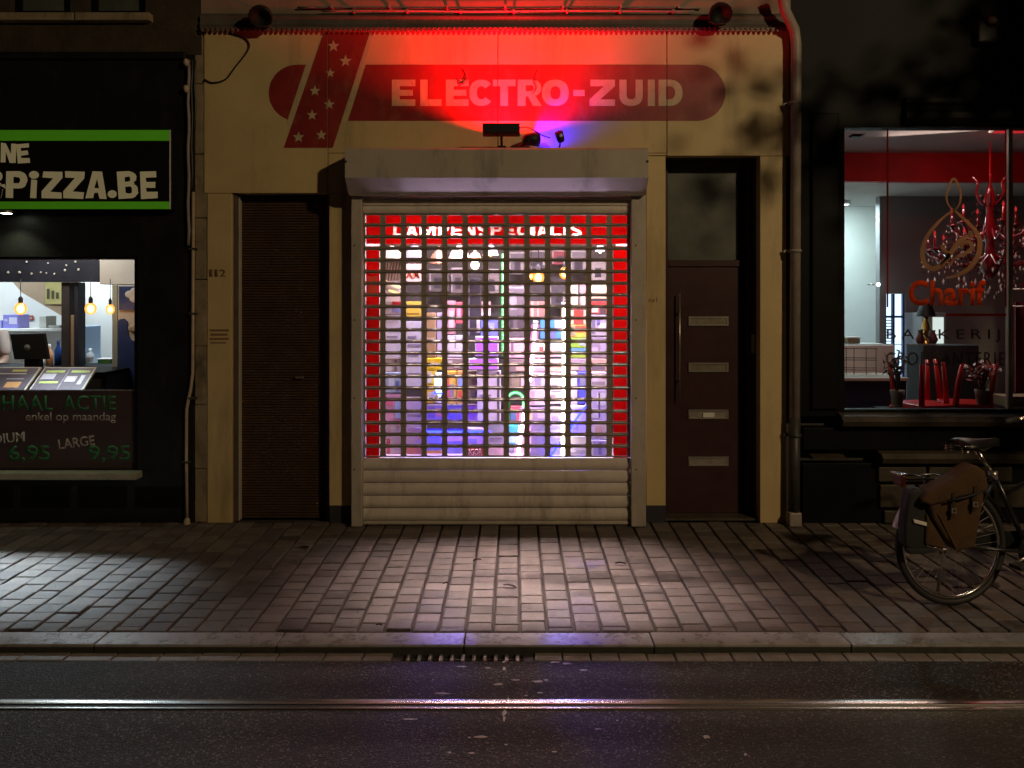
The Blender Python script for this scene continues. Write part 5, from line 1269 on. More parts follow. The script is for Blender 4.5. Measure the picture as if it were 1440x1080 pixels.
# things by the till
def bottle(px, py0, py1, Y, r, m, lab, name='bottle', cat='bottle', cap='white'):
    Zb = PZ(py1, Y); t = thing(name, lab, cat, (PX(px, Y), Y, Zb)); h = PZ(py0, Y)-Zb
    MB().lathe([(.0001,0),(r,.002),(r,h*.62),(r*.45,h*.78),(r*.4,h*.86)], (0,0,0), 12).build('body', m, t)
    MB().lathe([(r*.42,h*.86),(r*.42,h),(.0001,h)], (0,0,0), 10).build('cap', M[cap], t); return t
bottle(82, 478, 517, 1.1, .032, flat((.03,.12,.50)), 'tall blue bottle beside the till screen', cap='bluemural')
bottle(69.5, 484, 517, 1.1, .03, flat((.75,.40,.22)), 'orange bottle right of the till screen')
bottle(57, 498, 517, 1.15, .03, flat((.7,.66,.6)), 'short white jar behind the till screen', 'jar', 'jar')
# right alcove
al = MB(); al.bbox(PX(112, 1.3), PX(157, 1.3), 1.2, 1.85, PZ(514, 1.3)-.03, PZ(514, 1.3), .004); tag(al.build('side_worktop', M['white']), 'white worktop in the alcove right of the dark post', 'worktop')
g_ = thing('green_tray', 'small green tray on the alcove worktop', 'tray', (PX(146, 1.3), 1.3, PZ(513.5, 1.3)+.001)); MB().bbox(-.06,.06,0,.1,0,.05,.006).build('body', flat((.10,.32,.05)), g_); MB().bbox(-.064,.064,-.004,.104,.0505,.062,.004).build('lid', M['white'], g_)
bottle(127, 490, 513, 1.4, .035, flat((.62,.62,.62)), 'grey steel pot on the alcove worktop', 'pot', 'pot')
pslab('fridge_side', 111.5, 118, 459, 516, 1.35, mat('fridge_blue', (.35,.48,.66), .5), .3)
# shelf with boxes on the back wall
sf = tag(MB().bbox(PX(-160, 3), PX(108, 3), 2.75, 3.19, PZ(461, 3)-.03, PZ(461, 3), .004).build('wall_shelf', M['white']), 'white wall shelf above the till screen in the pizza shop', 'shelf')
sf2 = tag(MB().bbox(PX(-160, 3), PX(108, 3), 2.75, 3.19, .95, .99, .004).build('back_worktop', M['white']), 'white back worktop behind the till screen', 'worktop')
def shelfbox(a, b, c, col, lab, cat='box', prints=()):
    Y = 2.85; t = thing('carton', lab, cat, (PX((a+b)/2, Y), Y, PZ(461, 3)+.001), group='cartons on the pizza shop shelf'); hx = (PX(b, Y)-PX(a, Y))/2; h = PZ(c, Y)-PZ(460, Y)
    MB().bbox(-hx, hx, 0, .2, 0, h, .005).build('body', flat(col), t); stripes(t, -hx, hx, 0, 0, h, prints)
shelfbox(4, 26, 441, (.22,.20,.55), 'violet blue carton with white print on the shelf', prints=[(.4,.9,.3,.8,(.6,.56,.75)),(.1,.3,.5,.7,(.5,.46,.66))])
shelfbox(-16, 2, 449, (.30,.28,.60), 'low violet carton at the left end of the shelf')
shelfbox(55, 65, 443, (.46,.45,.40), 'grey canister box on the shelf')
shelfbox(68, 84, 456, (.35,.34,.32), 'flat grey tray at the right of the shelf')
t = thing('wall_notice', 'small red notice on the white wall above the shelf', 'notice', (PX(41, 3.19), 3.185, PZ(450, 3.19))); MB().box(-.055, .055, -.004, .0, 0, .055).build('panel', flat((.35,.08,.06)), t); MB().box(-.04,.04,-.006,-.0045,.02,.03).build('print', flat((.6,.5,.45)), t)
t = thing('wall_poster', 'yellow poster with dark figures on the stair soffit', 'poster', (PX(76, 2.39), 2.39, PZ(428, 2.39))); MB().bbox(-.09, .09, -.012, -.002, 0, .25, .003).build('sheet', flat((.46,.40,.16)), t)
for i in range(3): MB().box(-.07+i*.05, -.04+i*.05, -.015, -.0125, .06, .17-.02*i).build('print', flat((.08,.07,.04)), t)
# bulbs
G3 = 'filament bulbs in the pizza shop window'
filament(29, 434, .5, .048, 'filament bulb hanging alone above the till screen', G3, PZ(392, .5), (1,1,1.1), shell='amberglass')
filament(127.5, 434, .5, .046, 'filament bulb hanging left of the two near the mural', G3, PZ(392, .5), (1,1,1.1), shell='amberglass')
filament(155, 435, .7, .036, 'filament bulb hanging nearest the blue mural', G3, PZ(392, .7), (1,1,1.25), shell='amberglass')
# ceiling lights of the shop
for px, Y, lab, pw_ in [(92, .62, 'cool ceiling light near the pizza window', 42), (-60, 2.2, 'cool ceiling light at the back of the pizza shop', 40), (120, 1.35, 'cool ceiling light by the pizza alcove', 42)]:
    t = thing('ceiling_light', lab, 'ceiling light', (PX(px, Y), Y, 2.74), group='ceiling lights in the pizza shop')
    MB().bbox(-.3, .3, -.1, .1, -.04, .0, .006).build('housing', M['white'], t); MB().box(-.28, .28, -.09, .09, -.044, -.041).build('diffuser', M['led_cool'], t)
    area('ceiling_beam', (PX(px, Y), Y, 2.69), (PX(px, Y)+(.30 if Y < 1 else 0), Y-(1.62 if Y < 1 else 0), 0), .56, .10, pw_, (.74,.90,1.0), None, 46 if Y < 1 else 180)

area('ceiling_fill', (PX(60, .5), .45, 2.68), (PX(90, 1.6), 2.0, .9), .9, .1, 13, (1.0,.86,.70))  # added fill on the mural and the partition
# person behind the counter (only an upper arm reaches into the picture)
def skin_mesh(name, verts, edges, radii, m, parent, root=0, sub=1):
    me = bpy.data.meshes.new(name); me.from_pydata(verts, edges, [])
    ob = bpy.data.objects.new(name, me); COL.objects.link(ob)
    ob.modifiers.new('s', 'SKIN')
    for i, r_ in enumerate(radii):
        d = me.skin_vertices[0].data[i]; d.radius = r_ if isinstance(r_, tuple) else (r_, r_); d.use_root = (i == root)
    sb = ob.modifiers.new('b', 'SUBSURF'); sb.levels = sub; sb.render_levels = sub
    dg = bpy.context.evaluated_depsgraph_get(); dg.update()
    nm = bpy.data.meshes.new_from_object(ob.evaluated_get(dg)); nm.materials.clear(); nm.materials.append(m)
    nm.polygons.foreach_set('use_smooth', [True]*len(nm.polygons))
    bpy.data.objects.remove(ob); bpy.data.meshes.remove(me)
    return link(bpy.data.objects.new(name, nm), parent)
pe = thing('person', 'person in a pale pink shirt standing behind the till screen', 'person', (PX(-17, 1.6)-.04, 1.6, 0.0))
v = [(0,0,.95),(0,0,1.15),(0,.01,1.35),(0,.0,1.47),(0,-.02,1.55),(0,-.02,1.66),(0,-.01,1.74)]
r_ = [(.15,.11),(.14,.10),(.16,.10),(.055,.055),(.055,.055),(.078,.095),(.06,.07)]
ed_ = [(0,1),(1,2),(2,3),(3,4),(4,5),(5,6)]
for s_ in (-1, 1):
    b = len(v); v += [(s_*.17,.0,1.40),(s_*.22,-.02,1.14),(s_*.17,-.22,1.03),(s_*.15,-.30,1.01),(s_*.145,-.345,1.0)]
    r_ += [.055,.042,.034,.028,(.036,.018)]; ed_ += [(2,b),(b,b+1),(b+1,b+2),(b+2,b+3),(b+3,b+4)]
    for k in range(4):
        c = len(v); xx = s_*(.145-.03+.02*k); L_ = [.068,.076,.072,.056][k]
        v += [(xx,-.385,1.0),(xx,-.385-L_*.55,.992),(xx,-.385-L_,.975)]; r_ += [.010,.009,.008]; ed_ += [(b+4,c),(c,c+1),(c+1,c+2)]
    c = len(v); v += [(s_*.10,-.34,1.0),(s_*.085,-.375,.99)]; r_ += [.011,.009]; ed_ += [(b+3,c),(c,c+1)]
    b = len(v); v += [(s_*.10,0,.88),(s_*.11,-.01,.48),(s_*.11,.03,.09),(s_*.115,-.12,.03)]; r_ += [.09,.06,.042,(.04,.028)]; ed_ += [(0,b),(b,b+1),(b+1,b+2),(b+2,b+3)]
body = skin_mesh('body', v, ed_, r_, M['skin'], pe, 0, 2)
skin_mesh('shirt', [(0,0,.93),(0,0,1.15),(0,.01,1.36),(-.175,.0,1.405),(.175,0,1.405),(-.22,-.02,1.17),(.22,-.02,1.17),(0,0,1.46)], [(0,1),(1,2),(2,3),(2,4),(3,5),(4,6),(2,7)], [(.17,.125),(.16,.12),(.175,.115),.072,.072,.062,.062,(.075,.07)], M['shirt'], pe, 1, 2)
skin_mesh('trousers', [(0,0,.96),(-.10,0,.86),(.10,0,.86),(-.11,-.01,.48),(.11,-.01,.48),(-.11,.03,.08),(.11,.03,.08)], [(0,1),(0,2),(1,3),(2,4),(3,5),(4,6)], [(.165,.125),.105,.105,.075,.075,.06,.06], M['trousers'], pe, 0, 1)
hr = MB(); hr.ball((0,.005,1.715), .098, 14, 10, (.92,1.08,.9)); hr.build('hair', M['hair'], pe)
fc = MB()
for s_ in (-1, 1): fc.ball((s_*.032,-.108,1.665), .010, 8, 6)
fc.build('eyes', M['white'], pe)
MB().ball((0,-.125,1.64), .016, 8, 6, (.8,1,1.4)).build('nose', M['skin'], pe); MB().ball((0,-.112,1.605), .02, 8, 6, (1.3,.5,.35)).build('mouth', flat((.35,.12,.1)), pe)

# ------------------------------------------------------------------ BAKERY (right, dark front)
bk = thing('bakery_building', 'dark bakery front with a stone plinth at the right', 'building', (0, 0, 0))
bw = (x(1187), x(1760), z(578), z(179))
wl = MB(); wl.ring((x(1111), x(1900), z(585), 6.5), bw, 0, .12)
wl.build('wall', M['blackwood'], bk)
MB().profile([(.0, z(600)), (-.09, z(597)), (-.11, z(590)), (-.07, z(584)), (.0, z(580))], x(1178), x(1900)).build('window_ledge', M['darkstone'], bk)
MB().bbox(x(1128), x(1900), -.02, .11, z(632), z(601), .006).build('plinth_band', M['blackwood'], bk)
MB().profile([(.0, z(650)), (-.10, z(648)), (-.12, z(641)), (-.085, z(635)), (.0, z(633))], x(1232), x(1900)).build('plinth_moulding', M['darkstone'], bk)
MB().profile([(.0, z(645)), (-.07, z(643)), (-.075, z(640)), (.0, z(638))], x(1138), x(1184)).build('plinth_moulding', M['darkstone'], bk)
MB().bbox(x(1128), x(1900), -.01, .11, 0, z(651), .006).build('plinth', M['blackwood'], bk)
for i, (a, b, c, d) in enumerate([(1232,1300,654,676),(1234,1285,680,712),(1302,1420,654,676),(1288,1390,680,712),(1393,1500,680,712),(1240,1340,716,734)]):
    MB().bbox(x(a), x(b)-.006, -.045, -.011, z(d), z(c), .012).build('plinth_stone', M['darkstone'], bk)
MB().profile([(.0, z(176)), (-.035, z(175)), (-.06, z(168)), (-.06, z(160)), (-.03, z(150)), (-.05, z(146)), (-.05, z(140)), (0, z(138))], x(1270), x(1900)).build('fascia_moulding', M['blackwood'], bk)
MB().bbox(x(1140), x(1178), -.03, -.001, z(575), z(160), .008).build('pilaster', M['blackwood'], bk)
wl2 = thing('wall_lamp', 'small unlit wall lamp high on the dark bakery front', 'wall lamp', (x(1385), -.01, z(45)))
MB().bbox(-.09,.09,-.06,.01,-.10,.08,.012).build('housing', M['iron'], wl2); MB().ball((.0,-.09,.06), .035, 10, 8).build('bulb', M['sill'], wl2)
ww = thing('bakery_window', 'bakery shop window with printed name and drop shaped logo', 'window', (0, 0, 0))
yv = .05; w = lambda p: PX(p, yv); wz = lambda p: PZ(p, yv)
MB().ring((bw[0]+.002, bw[1]-.002, bw[2]+.002, bw[3]-.002), (bw[0]+.012, bw[1]-.03, wz(575), wz(181)), .02, .10).build('frame', M['blackwood'], ww)
MB().box(bw[0]+.012, w(1417), yv, yv+.006, wz(574.8), wz(181.2)).build('pane', M['pane'], ww)
MB().box(w(1423.4), bw[1]-.03, yv, yv+.006, wz(574.8), wz(181.2)).build('pane', M['pane'], ww)
MB().bbox(w(1417.2), w(1423.2), yv-.012, yv+.03, wz(575), wz(181), .003).build('mullion', M['alu'], ww)
vy = yv-.001
MB().box(w(1246.7), w(1249.2), vy-.0008, vy, wz(432), wz(181.5)).build('border_line', M['redvinyl'], ww)
MB().box(w(1413.2), w(1415.4), vy-.0008, vy, wz(432), wz(181.5)).build('border_line', M['redvinyl'], ww)
MB().box(w(1330), w(1415), vy-.0008, vy, wz(444.5), wz(441)).build('border_line', M['redvinyl'], ww)
text('name_lettering', 'Charif', 1278, 1386, 394, 430, vy, M['orangevinyl'], ww, .03, .0012, space=1.03)
text('name_lettering', 'BAKKERIJ', 1247, 1406, 463, 481, vy, M['greyvinyl'], ww, .0, .0012, space=1.5)
text('name_lettering', 'CROISSANTERIE', 1246, 1413, 495, 514, vy, M['greyvinyl'], ww, .0, .0012, space=1.2)
# drop shaped logo with flowing script
def ribbon(pts, wd, nm='logo'):
    out = []; P = [Vector((w(a), wz(b), 0)) for a, b in pts]
    C = []
    for i in range(len(P)-1):
        p0 = P[max(i-1,0)]; p1 = P[i]; p2 = P[i+1]; p3 = P[min(i+2,len(P)-1)]
        for k in range(6):
            t_ = k/6; C.append(.5*((2*p1)+(p2-p0)*t_+(2*p0-5*p1+4*p2-p3)*t_*t_+(3*p1-p0-3*p2+p3)*t_**3))
    C.append(P[-1]); n = len(C); vs = []; fs = []
    for i, c in enumerate(C):
        d = (C[min(i+1,n-1)]-C[max(i-1,0)]).normalized(); nrm = Vector((-d.y, d.x, 0)); t_ = i/(n-1)
        h = 1.45*wd*(.35+.65*math.sin(math.pi*min(1, max(0, t_))))/2
        for yy in (vy-.0012, vy): vs += [(c.x+nrm.x*h, yy, c.y+nrm.y*h), (c.x-nrm.x*h, yy, c.y-nrm.y*h)]
    for i in range(n-1):
        a = 4*i; fs += [(a, a+4, a+5, a+1), (a+2, a+3, a+7, a+6), (a, a+2, a+6, a+4), (a+1, a+5, a+7, a+3)]
    MB().add(vs, fs).build(nm, M['goldvinyl'], ww)
ribbon([(1341,295),(1322,310),(1304,332),(1297,352),(1300,370),(1312,378),(1325,372),(1333,360),(1328,352),(1324,346),(1330,344)], .026)
ribbon([(1341,295),(1360,312),(1374,328),(1378,345),(1374,362),(1362,378),(1346,387),(1330,391)], .028)
ribbon([(1341,297),(1332,285),(1332,270),(1341,251),(1350,268),(1350,285),(1342,297)], .013)
ribbon([(1322,372),(1340,352),(1352,338),(1364,330)], .030)
ribbon([(1332,376),(1345,362),(1358,356),(1367,348),(1362,340),(1353,344),(1354,350)], .022)
ribbon([(1362,331),(1368,329)], .05)
MB().box(x(1111), x(1900), .112, .129, 0, z(580)).build('dado', M['darkwall'], bk)
# interior
bx_0, bx_1 = x(1165), x(2300)
MB().box(bx_0, 12, .13, 5.2, -.03, -.015).build('shop_floor', M['darkwall'], bk)
MB().box(bx_0, 12, 4.0, 4.1, 0, 3.3).build('back_wall', M['whitewall'], bk)
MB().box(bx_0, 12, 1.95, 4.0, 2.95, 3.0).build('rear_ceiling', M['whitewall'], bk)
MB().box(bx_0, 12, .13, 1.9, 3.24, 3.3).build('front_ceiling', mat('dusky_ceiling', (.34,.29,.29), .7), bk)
MB().box(bx_0, 12, 1.85, 1.949, 2.945, 3.24).build('red_beam', M['redbeam'], bk)
MB().box(bx_0-.1, bx_0, .13, 4.1, 0, 3.3).build('side_wall', M['whitewall'], bk)
MB().box(12, 12.1, .13, 4.1, 0, 3.3).build('side_wall', M['darkwall'], bk)
# partition with a lit doorway and a fridge
YT = 3.0
tx = lambda p: PX(p, YT); tz = lambda p: PZ(p, YT)
MB().prism([[(tx(1237), 0), (11.9, 0), (11.9, 2.948), (tx(1237), 2.948)], [(tx(1245), .02), (tx(1245), tz(413)), (tx(1273), tz(413)), (tx(1273), .02)]], YT, YT+.1).build('partition', M['greywall'], bk)
dr = thing('lit_glass_door', 'bright blue white glass door at the back of the bakery', 'door', (0, 0, 0))
MB().box(tx(1245.4), tx(1272.6), YT+.06, YT+.09, .03, tz(413.5)).build('lit_pane', M['doorlight'], dr)
fm = MB(); fm.box(tx(1245.2), tx(1247.5), YT+.02, YT+.055, .02, tz(413.4)).box(tx(1256), tx(1259.5), YT+.02, YT+.055, .02, tz(413.4)).box(tx(1270.6), tx(1272.8), YT+.02, YT+.055, .02, tz(413.4)); fm.box(tx(1247.5), tx(1256), YT+.022, YT+.053, tz(447), tz(444)).box(tx(1259.5), tx(1270.6), YT+.022, YT+.053, tz(447), tz(444))
fm.build('frame', M['bluemural'], dr)
for i in range(20):
    MB().box(tx(1248), tx(1255.6), YT+.048, YT+.054, tz(450+i*4.2+1.3), tz(450+i*4.2)).build('louvre', M['steel'], dr)
fr_ = thing('drinks_fridge', 'tall lit drinks fridge behind the red chairs', 'fridge', (0, 0, 0))
MB().bbox(PX(1296, 2.6), PX(1330, 2.6), 2.58, 2.98, .55, PZ(440, 2.6), .01).build('cabinet', M['greywall'], fr_)
MB().box(PX(1310, 2.6), PX(1325, 2.6), 2.57, 2.578, PZ(557, 2.6), PZ(446, 2.6)).build('lit_door', M['fridgelight'], fr_)
MB().box(PX(1297, 2.6), PX(1308, 2.6), 2.57, 2.578, PZ(557, 2.6), PZ(485, 2.6)).build('side_panel', flat((.55,.55,.45)), fr_)
for p in (470, 495, 520, 540): MB().bbox(PX(1310.5, 2.6), PX(1324.5, 2.6), 2.558, 2.5695, PZ(p+1.5, 2.6), PZ(p, 2.6), .001).build('shelf', M['steel'], fr_)
bottle(1290, 520, 560, 2.4, .04, flat((.05,.08,.12)), 'dark bottle beside the drinks fridge')
lp = thing('gold_lamp', 'gold statuette lamp in front of the drinks fridge', 'lamp', (PX(1302, 2.3), 2.3, PZ(484, 2.3)))
MB().lathe([(.05,0),(.045,.02),(.015,.04),(.03,.12),(.045,.2),(.02,.26),(.03,.31),(.0001,.34)], (0,0,0), 14).build('body', mat('gold', (.75,.48,.12), .25, .9), lp)
MB().lathe([(.10,.30),(.06,.42),(.04,.44)], (0,0,0), 14).build('shade', M['blackplastic'], lp)
for i, (px, lab) in enumerate([(1294,'dark vase on the ledge left of the gold lamp'), (1312,'dark vase on the ledge right of the gold lamp')]):
    t = thing('vase', lab, 'vase', (PX(px, 2.25), 2.25, PZ(484, 2.25)), group='vases by the gold lamp')
    MB().lathe([(.0001,0),(.03,.005),(.05,.05),(.03,.1),(.02,.13),(.028,.15)], (0,0,0), 12).build('body', flat((.14,.03,.03)), t)
MB().bbox(PX(1288, 2.3), PX(1365, 2.3), 2.15, 2.5, .0, PZ(484.5, 2.3), .006).build('back_counter', M['darkwall'], bk)
# glass counter
gc = thing('glass_counter', 'dark counter with a glass case and wire shelves at the bakery left', 'counter', (0, 0, 0))
Yc = 1.6
MB().bbox(bx_0+.02, PX(1275, Yc), Yc, Yc+.8, 0, PZ(536, Yc), .006).build('cabinet', mat('blue_black', (.02,.025,.05), .35), gc)
MB().bbox(bx_0+.01, PX(1277, Yc), Yc-.03, Yc+.82, PZ(536, Yc)+.002, PZ(531, Yc), .006).build('top', M['alu'], gc)
MB().box(bx_0+.02, PX(1320, Yc), Yc+.02, Yc+.026, PZ(530, Yc), PZ(485, Yc)).build('glass_front', M['pane'], gc)
MB().box(bx_0+.02, PX(1320, Yc), Yc+.018, Yc+.05, PZ(485, Yc)+.001, PZ(484, Yc)).build('glass_rim', M['steel'], gc)
wr = MB()
for px in (1190, 1201, 1218, 1232): wr.tube([(PX(px, Yc+.3), Yc+.3, PZ(531, Yc+.3)), (PX(px, Yc+.3), Yc+.3, PZ(489, Yc+.3))], .004, 6)
for py in (489, 502, 505, 516, 519): wr.tube([(bx_0+.05, Yc+.3, PZ(py, Yc+.3)), (PX(1233, Yc+.3), Yc+.3, PZ(py+1.5, Yc+.3))], .004, 6)
wr.build('wire_rack', M['iron'], gc)
bt = thing('basket', 'small brown basket on the glass case', 'basket', (PX(1201, 2.4), 2.4, PZ(483.5, 2.4))); MB().bbox(-.07,.07,0,.15,0,.06,.01).build('body', flat((.16,.12,.06)), bt); MB().bbox(-.08,.08,-.01,.16,.0605,.075,.004).build('rim', M['white'], bt)
MB().bbox(bx_0+.02, PX(1236, 2.6), 2.25, 2.7, 0, PZ(484, 2.4), .01).build('rear_counter', M['white'], bk)
# ceiling lights of the bakery
t = thing('ceiling_light', 'cool light at the rear of the bakery', 'ceiling light', (PX(1165, 3.4), 3.4, 2.94)); MB().bbox(-.25,.25,-.06,.06,-.04,0,.006).build('housing', M['white'], t); MB().box(-.23,.23,-.05,.05,-.045,-.041).build('diffuser', M['led_cool'], t)
area('bakery_beam', (PX(1175, 3.3), 3.3, 2.87), (PX(1190, 3.6), 3.7, 0), .5, .1, 30, (.68,.95,.98))
sp_ = thing('spot_fitting', 'small bright spotlight on the grey bakery partition', 'spotlight', (PX(1235, 2.9), 2.9, PZ(400, 2.9))); MB().ball((0,0,0), .022, 10, 8).build('lens', M['led_cool'], sp_); MB().tube([(-.02,.02,0),(-.08,.09,0)], .008, 6).build('arm', M['steel'], sp_)
c2 = thing('ceiling_spot', 'white corner of a spotlight under the front ceiling', 'spotlight', (PX(1206, .5), .5, PZ(190, .5))); MB().bbox(-.04,.05,0,.08,-.012,.012,.004).build('housing', M['blackplastic'], c2); MB().prism([[(.03,-.018),(.065,.012),(.055,.014),(.02,-.012)]], -.01, .0).build('lens', M['white'], c2)
area('front_fill', (PX(1340, .9), 1.0, 3.2), (PX(1340, .4), .2, 1.2), 1.0, .1, 16, (1.0,.72,.60))  # added fill without a fitting, for the chairs and window lettering
area('red_glow', (PX(1400, 1.0), .7, 3.18), (PX(1385, 1.2), 1.2, 2.0), .4, .1, 3.0, (1.0,.08,.08))
t = thing('red_light', 'red tube light above the chandelier', 'ceiling light', (PX(1400, 1.0), .7, 3.235)); MB().bbox(-.22,.22,-.05,.05,-.03,0,.004).build('housing', M['white'], t); MB().box(-.2,.2,-.04,.04,-.035,-.031).build('diffuser', glow('dim_red_lens', (1.0,.04,.05), .5), t)
# chandelier
YC = 1.25
ch = thing('chandelier', 'red glass chandelier with hanging crystals behind the logo', 'chandelier', (PX(1392, YC), YC, PZ(350, YC)))
top = 3.235-PZ(350, YC)
MB().tube([(0,0,.62),(0,0,top)], .008, 6).build('chain', M['redlacquer'], ch)
MB().lathe([(.02,-.28),(.07,-.22),(.10,-.14),(.05,-.06),(.035,.06),(.07,.14),(.045,.24),(.03,.36),(.055,.46),(.03,.56),(.01,.62)], (0,0,0), 14).build('stem', M['redglass'], ch)
random.seed(11)
tiers = [(10, .52, -.04, .0), (6, .32, .20, .3)]
drop_b = None
for n, rad, z0, ph in tiers:
    for i in range(n):
        a = 2*math.pi*i/n+ph; ca, sa = math.cos(a), math.sin(a)
        arm = MB(); arm.tube([(ca*.05, sa*.05, z0-.02), (ca*rad*.4, sa*rad*.4, z0-.12), (ca*rad*.8, sa*rad*.8, z0-.07), (ca*rad, sa*rad, z0+.02)], .012, 6)
        arm.lathe([(.006,0),(.045,.012),(.05,.028),(.02,.03)], (ca*rad, sa*rad, z0+.02), 10)
        am_ = arm.build('arm', M['redglass'], ch)
        MB().lathe([(.013,0),(.013,.11),(.0001,.115)], (ca*rad, sa*rad, z0+.05), 8).build('candle', M['redglass'], am_)
        MB().lathe([(.005,0),(.012,.02),(.0001,.055)], (ca*rad, sa*rad, z0+.165), 8).build('candle_bulb', M['redcandle'], am_)  # faint glow put into the tips for the red highlights
for i in range(6):      # scrolls at the top
    a = 2*math.pi*i/6; ca, sa = math.cos(a), math.sin(a)
    sc_ = MB(); sc_.tube([(ca*r0, sa*r0, zz) for r0, zz in ((.03,.40),(.10,.46),(.13,.54),(.11,.62),(.16,.68))], .011, 6); sc_.build('scroll', M['redglass'], ch)
def drop(mb, c, s): mb.add([(c[0],c[1],c[2]+s*1.6),(c[0]+s*.6,c[1],c[2]),(c[0],c[1]+s*.6,c[2]),(c[0]-s*.6,c[1],c[2]),(c[0],c[1]-s*.6,c[2]),(c[0],c[1],c[2]-s*1.3)], [(0,1,2),(0,2,3),(0,3,4),(0,4,1),(5,2,1),(5,3,2),(5,4,3),(5,1,4)])
cr_ = MB(); rd_ = MB()
for n, rad, z0, ph in tiers:
    for i in range(n):
        a = 2*math.pi*i/n+ph
        for k in range(7):
            b = a+k*.9; rr = .055; px_ = rad*math.cos(a)+rr*math.cos(b); py_ = rad*math.sin(a)+rr*math.sin(b)
            for j in range(random.randint(2, 4)): drop(rd_ if random.random() < .6 else cr_, (px_, py_, z0-.02-.05*j), .012)
        drop(cr_, (rad*math.cos(a), rad*math.sin(a), z0-.26), .024)
for i in range(130):
    a = random.uniform(0, 6.283); t_ = random.random(); rr = .06+.46*t_; zz = -.10-.26*(1-t_)-random.uniform(0, .12)
    drop(rd_ if random.random() < .45 else cr_, (rr*math.cos(a), rr*math.sin(a), zz), random.uniform(.010, .02))
for i in range(8):
    a = 2*math.pi*i/8
    for j in range(14):
        t_ = j/13; rr = .08+.42*t_; drop(rd_, (rr*math.cos(a), rr*math.sin(a), .5-.5*t_-.16*math.sin(math.pi*t_)), .010)
cr_.build('crystals', M['crystal'], ch)['kind'] = 'stuff'; rd_.build('red_beads', M['redglass'], ch)['kind'] = 'stuff'
# table with upturned chairs
tb = thing('cafe_table', 'dark cafe table just inside the bakery window', 'table', (PX(1325, .75), .75, 0))
MB().bbox(-.48,.62,-.3,.3,.735,.765,.006).build('top', M['blackwood'], tb); MB().lathe([(.04,0.02),(.04,.73)], (0,0,0), 12).build('leg', M['iron'], tb); MB().lathe([(.0001,.02),(.25,.02),(.26,.0)], (0,0,0), 16).build('foot', M['iron'], tb)
def upturned(px, Y, rz, lab):
    t = thing('cafe_chair', lab, 'chair', (PX(px, Y), Y, .767), (0, 0, rz), 'upturned red chairs on the bakery table')
    MB().bbox(-.2,.2,-.2,.2,.0,.035,.012).build('seat', M['redlacquer'], t)
    MB().bbox(-.19,.19,-.19,.19,.037,.075,.006).build('apron', M['redlacquer'], t)
    for sx in (-1, 1):
        for sy in (-1, 1):
            l = MB(); l.tube([(sx*.165, sy*.165, .04), (sx*.18, sy*.18, .25), (sx*.20, sy*.205, .43)], [.026,.021,.015], 8); l.build('leg', M['redlacquer'], t)
    b_ = MB(); b_.tube([(-.17,.19,.02),(-.17,.24,-.25)], .015, 6); b_.tube([(.17,.19,.02),(.17,.24,-.25)], .015, 6); b_.bbox(-.17,.17,.2,.22,-.24,-.08,.006); b_.build('backrest', M['redlacquer'], t)
    return t
upturned(1300, .72, R(12), 'red cafe chair upturned beside the dried plant')
upturned(1356, .8, R(-20), 'red cafe chair upturned beside the bouquet vase')
# plants
def plant(px, Y, py0, lab, leafm, potm, n, h, spread, seed):
    random.seed(seed); zb = .767; t = thing('potted_plant', lab, 'plant', (PX(px, Y), Y, zb), group=None)
    ph = .20
    MB().lathe([(.0001,0),(.045,.002),(.035,.05),(.05,.14),(.06,ph),(.05,ph),(.03,.12)], (0,0,0), 14).build('vase', potm, t)
    st_ = MB(); lf = MB()
    for i in range(n):
        a = random.uniform(0, 6.28); rr = random.uniform(.2, 1)*spread; hh = h*random.uniform(.55, 1)
        e_ = (rr*math.cos(a), rr*math.sin(a), ph+hh); st_.tube([(0,0,ph-.05), (e_[0]*.4, e_[1]*.4, ph+hh*.5), e_], .004, 5)
        for k in range(5):
            c = Vector(e_)+Vector((random.gauss(0,.02), random.gauss(0,.02), random.gauss(0,.025))); d = Vector((random.gauss(0,1), random.gauss(0,1), random.gauss(0,1))).normalized(); s_ = d.orthogonal().normalized()
            L_ = random.uniform(.02, .045); lf.add([c-d*L_, c+s_*L_*.4, c+d*L_, c-s_*L_*.4], [(0,1,2,3)])
    st_.build('stems', flat((.05,.05,.03)), t); lf.build('leaves', leafm, t)
plant(1262, .58, 577, 'dark dried plant in a grey vase at the bakery window', flat((.035,.035,.03)), flat((.16,.15,.12)), 16, .28, .11, 3)
plant(1381, .62, 577, 'bouquet of dull red flowers in a vase', flat((.24,.05,.035)), flat((.14,.09,.06)), 34, .20, .13, 5)
# right hand bay: red curtain and cream ledge
ct_ = MB(); vs = []; fs = []
for i in range(61):
    t_ = i/60; xx = PX(1428, .6)+t_*1.2; yy = .6+.04*math.sin(t_*60)+.015*math.sin(t_*23); vs += [(xx, yy, PZ(562, .6)), (xx, yy, PZ(425, .6))]
for i in range(60): fs.append((2*i, 2*i+2, 2*i+3, 2*i+1))
tag(ct_.add(vs, fs, True).build('red_curtain', mat('red_curtain', (.25,.012,.012), .8)), 'red cafe curtain at the right edge of the bakery window', 'curtain')
MB().bbox(w(1424), bw[1]-.04, .12, .3, wz(574), wz(559), .006).build('cream_ledge', mat('cream_ledge', (.30,.25,.17), .6), bk)
cr2 = thing('curtain_rod', 'thin steel curtain rods at the right edge of the bakery window', 'rod', (0,0,0))
for py in (407, 431): MB().tube([(PX(1419, .45), .45, PZ(py, .45)), (PX(1700, .45), .45, PZ(py, .45))], .006, 6).build('rod', M['steel'], cr2)

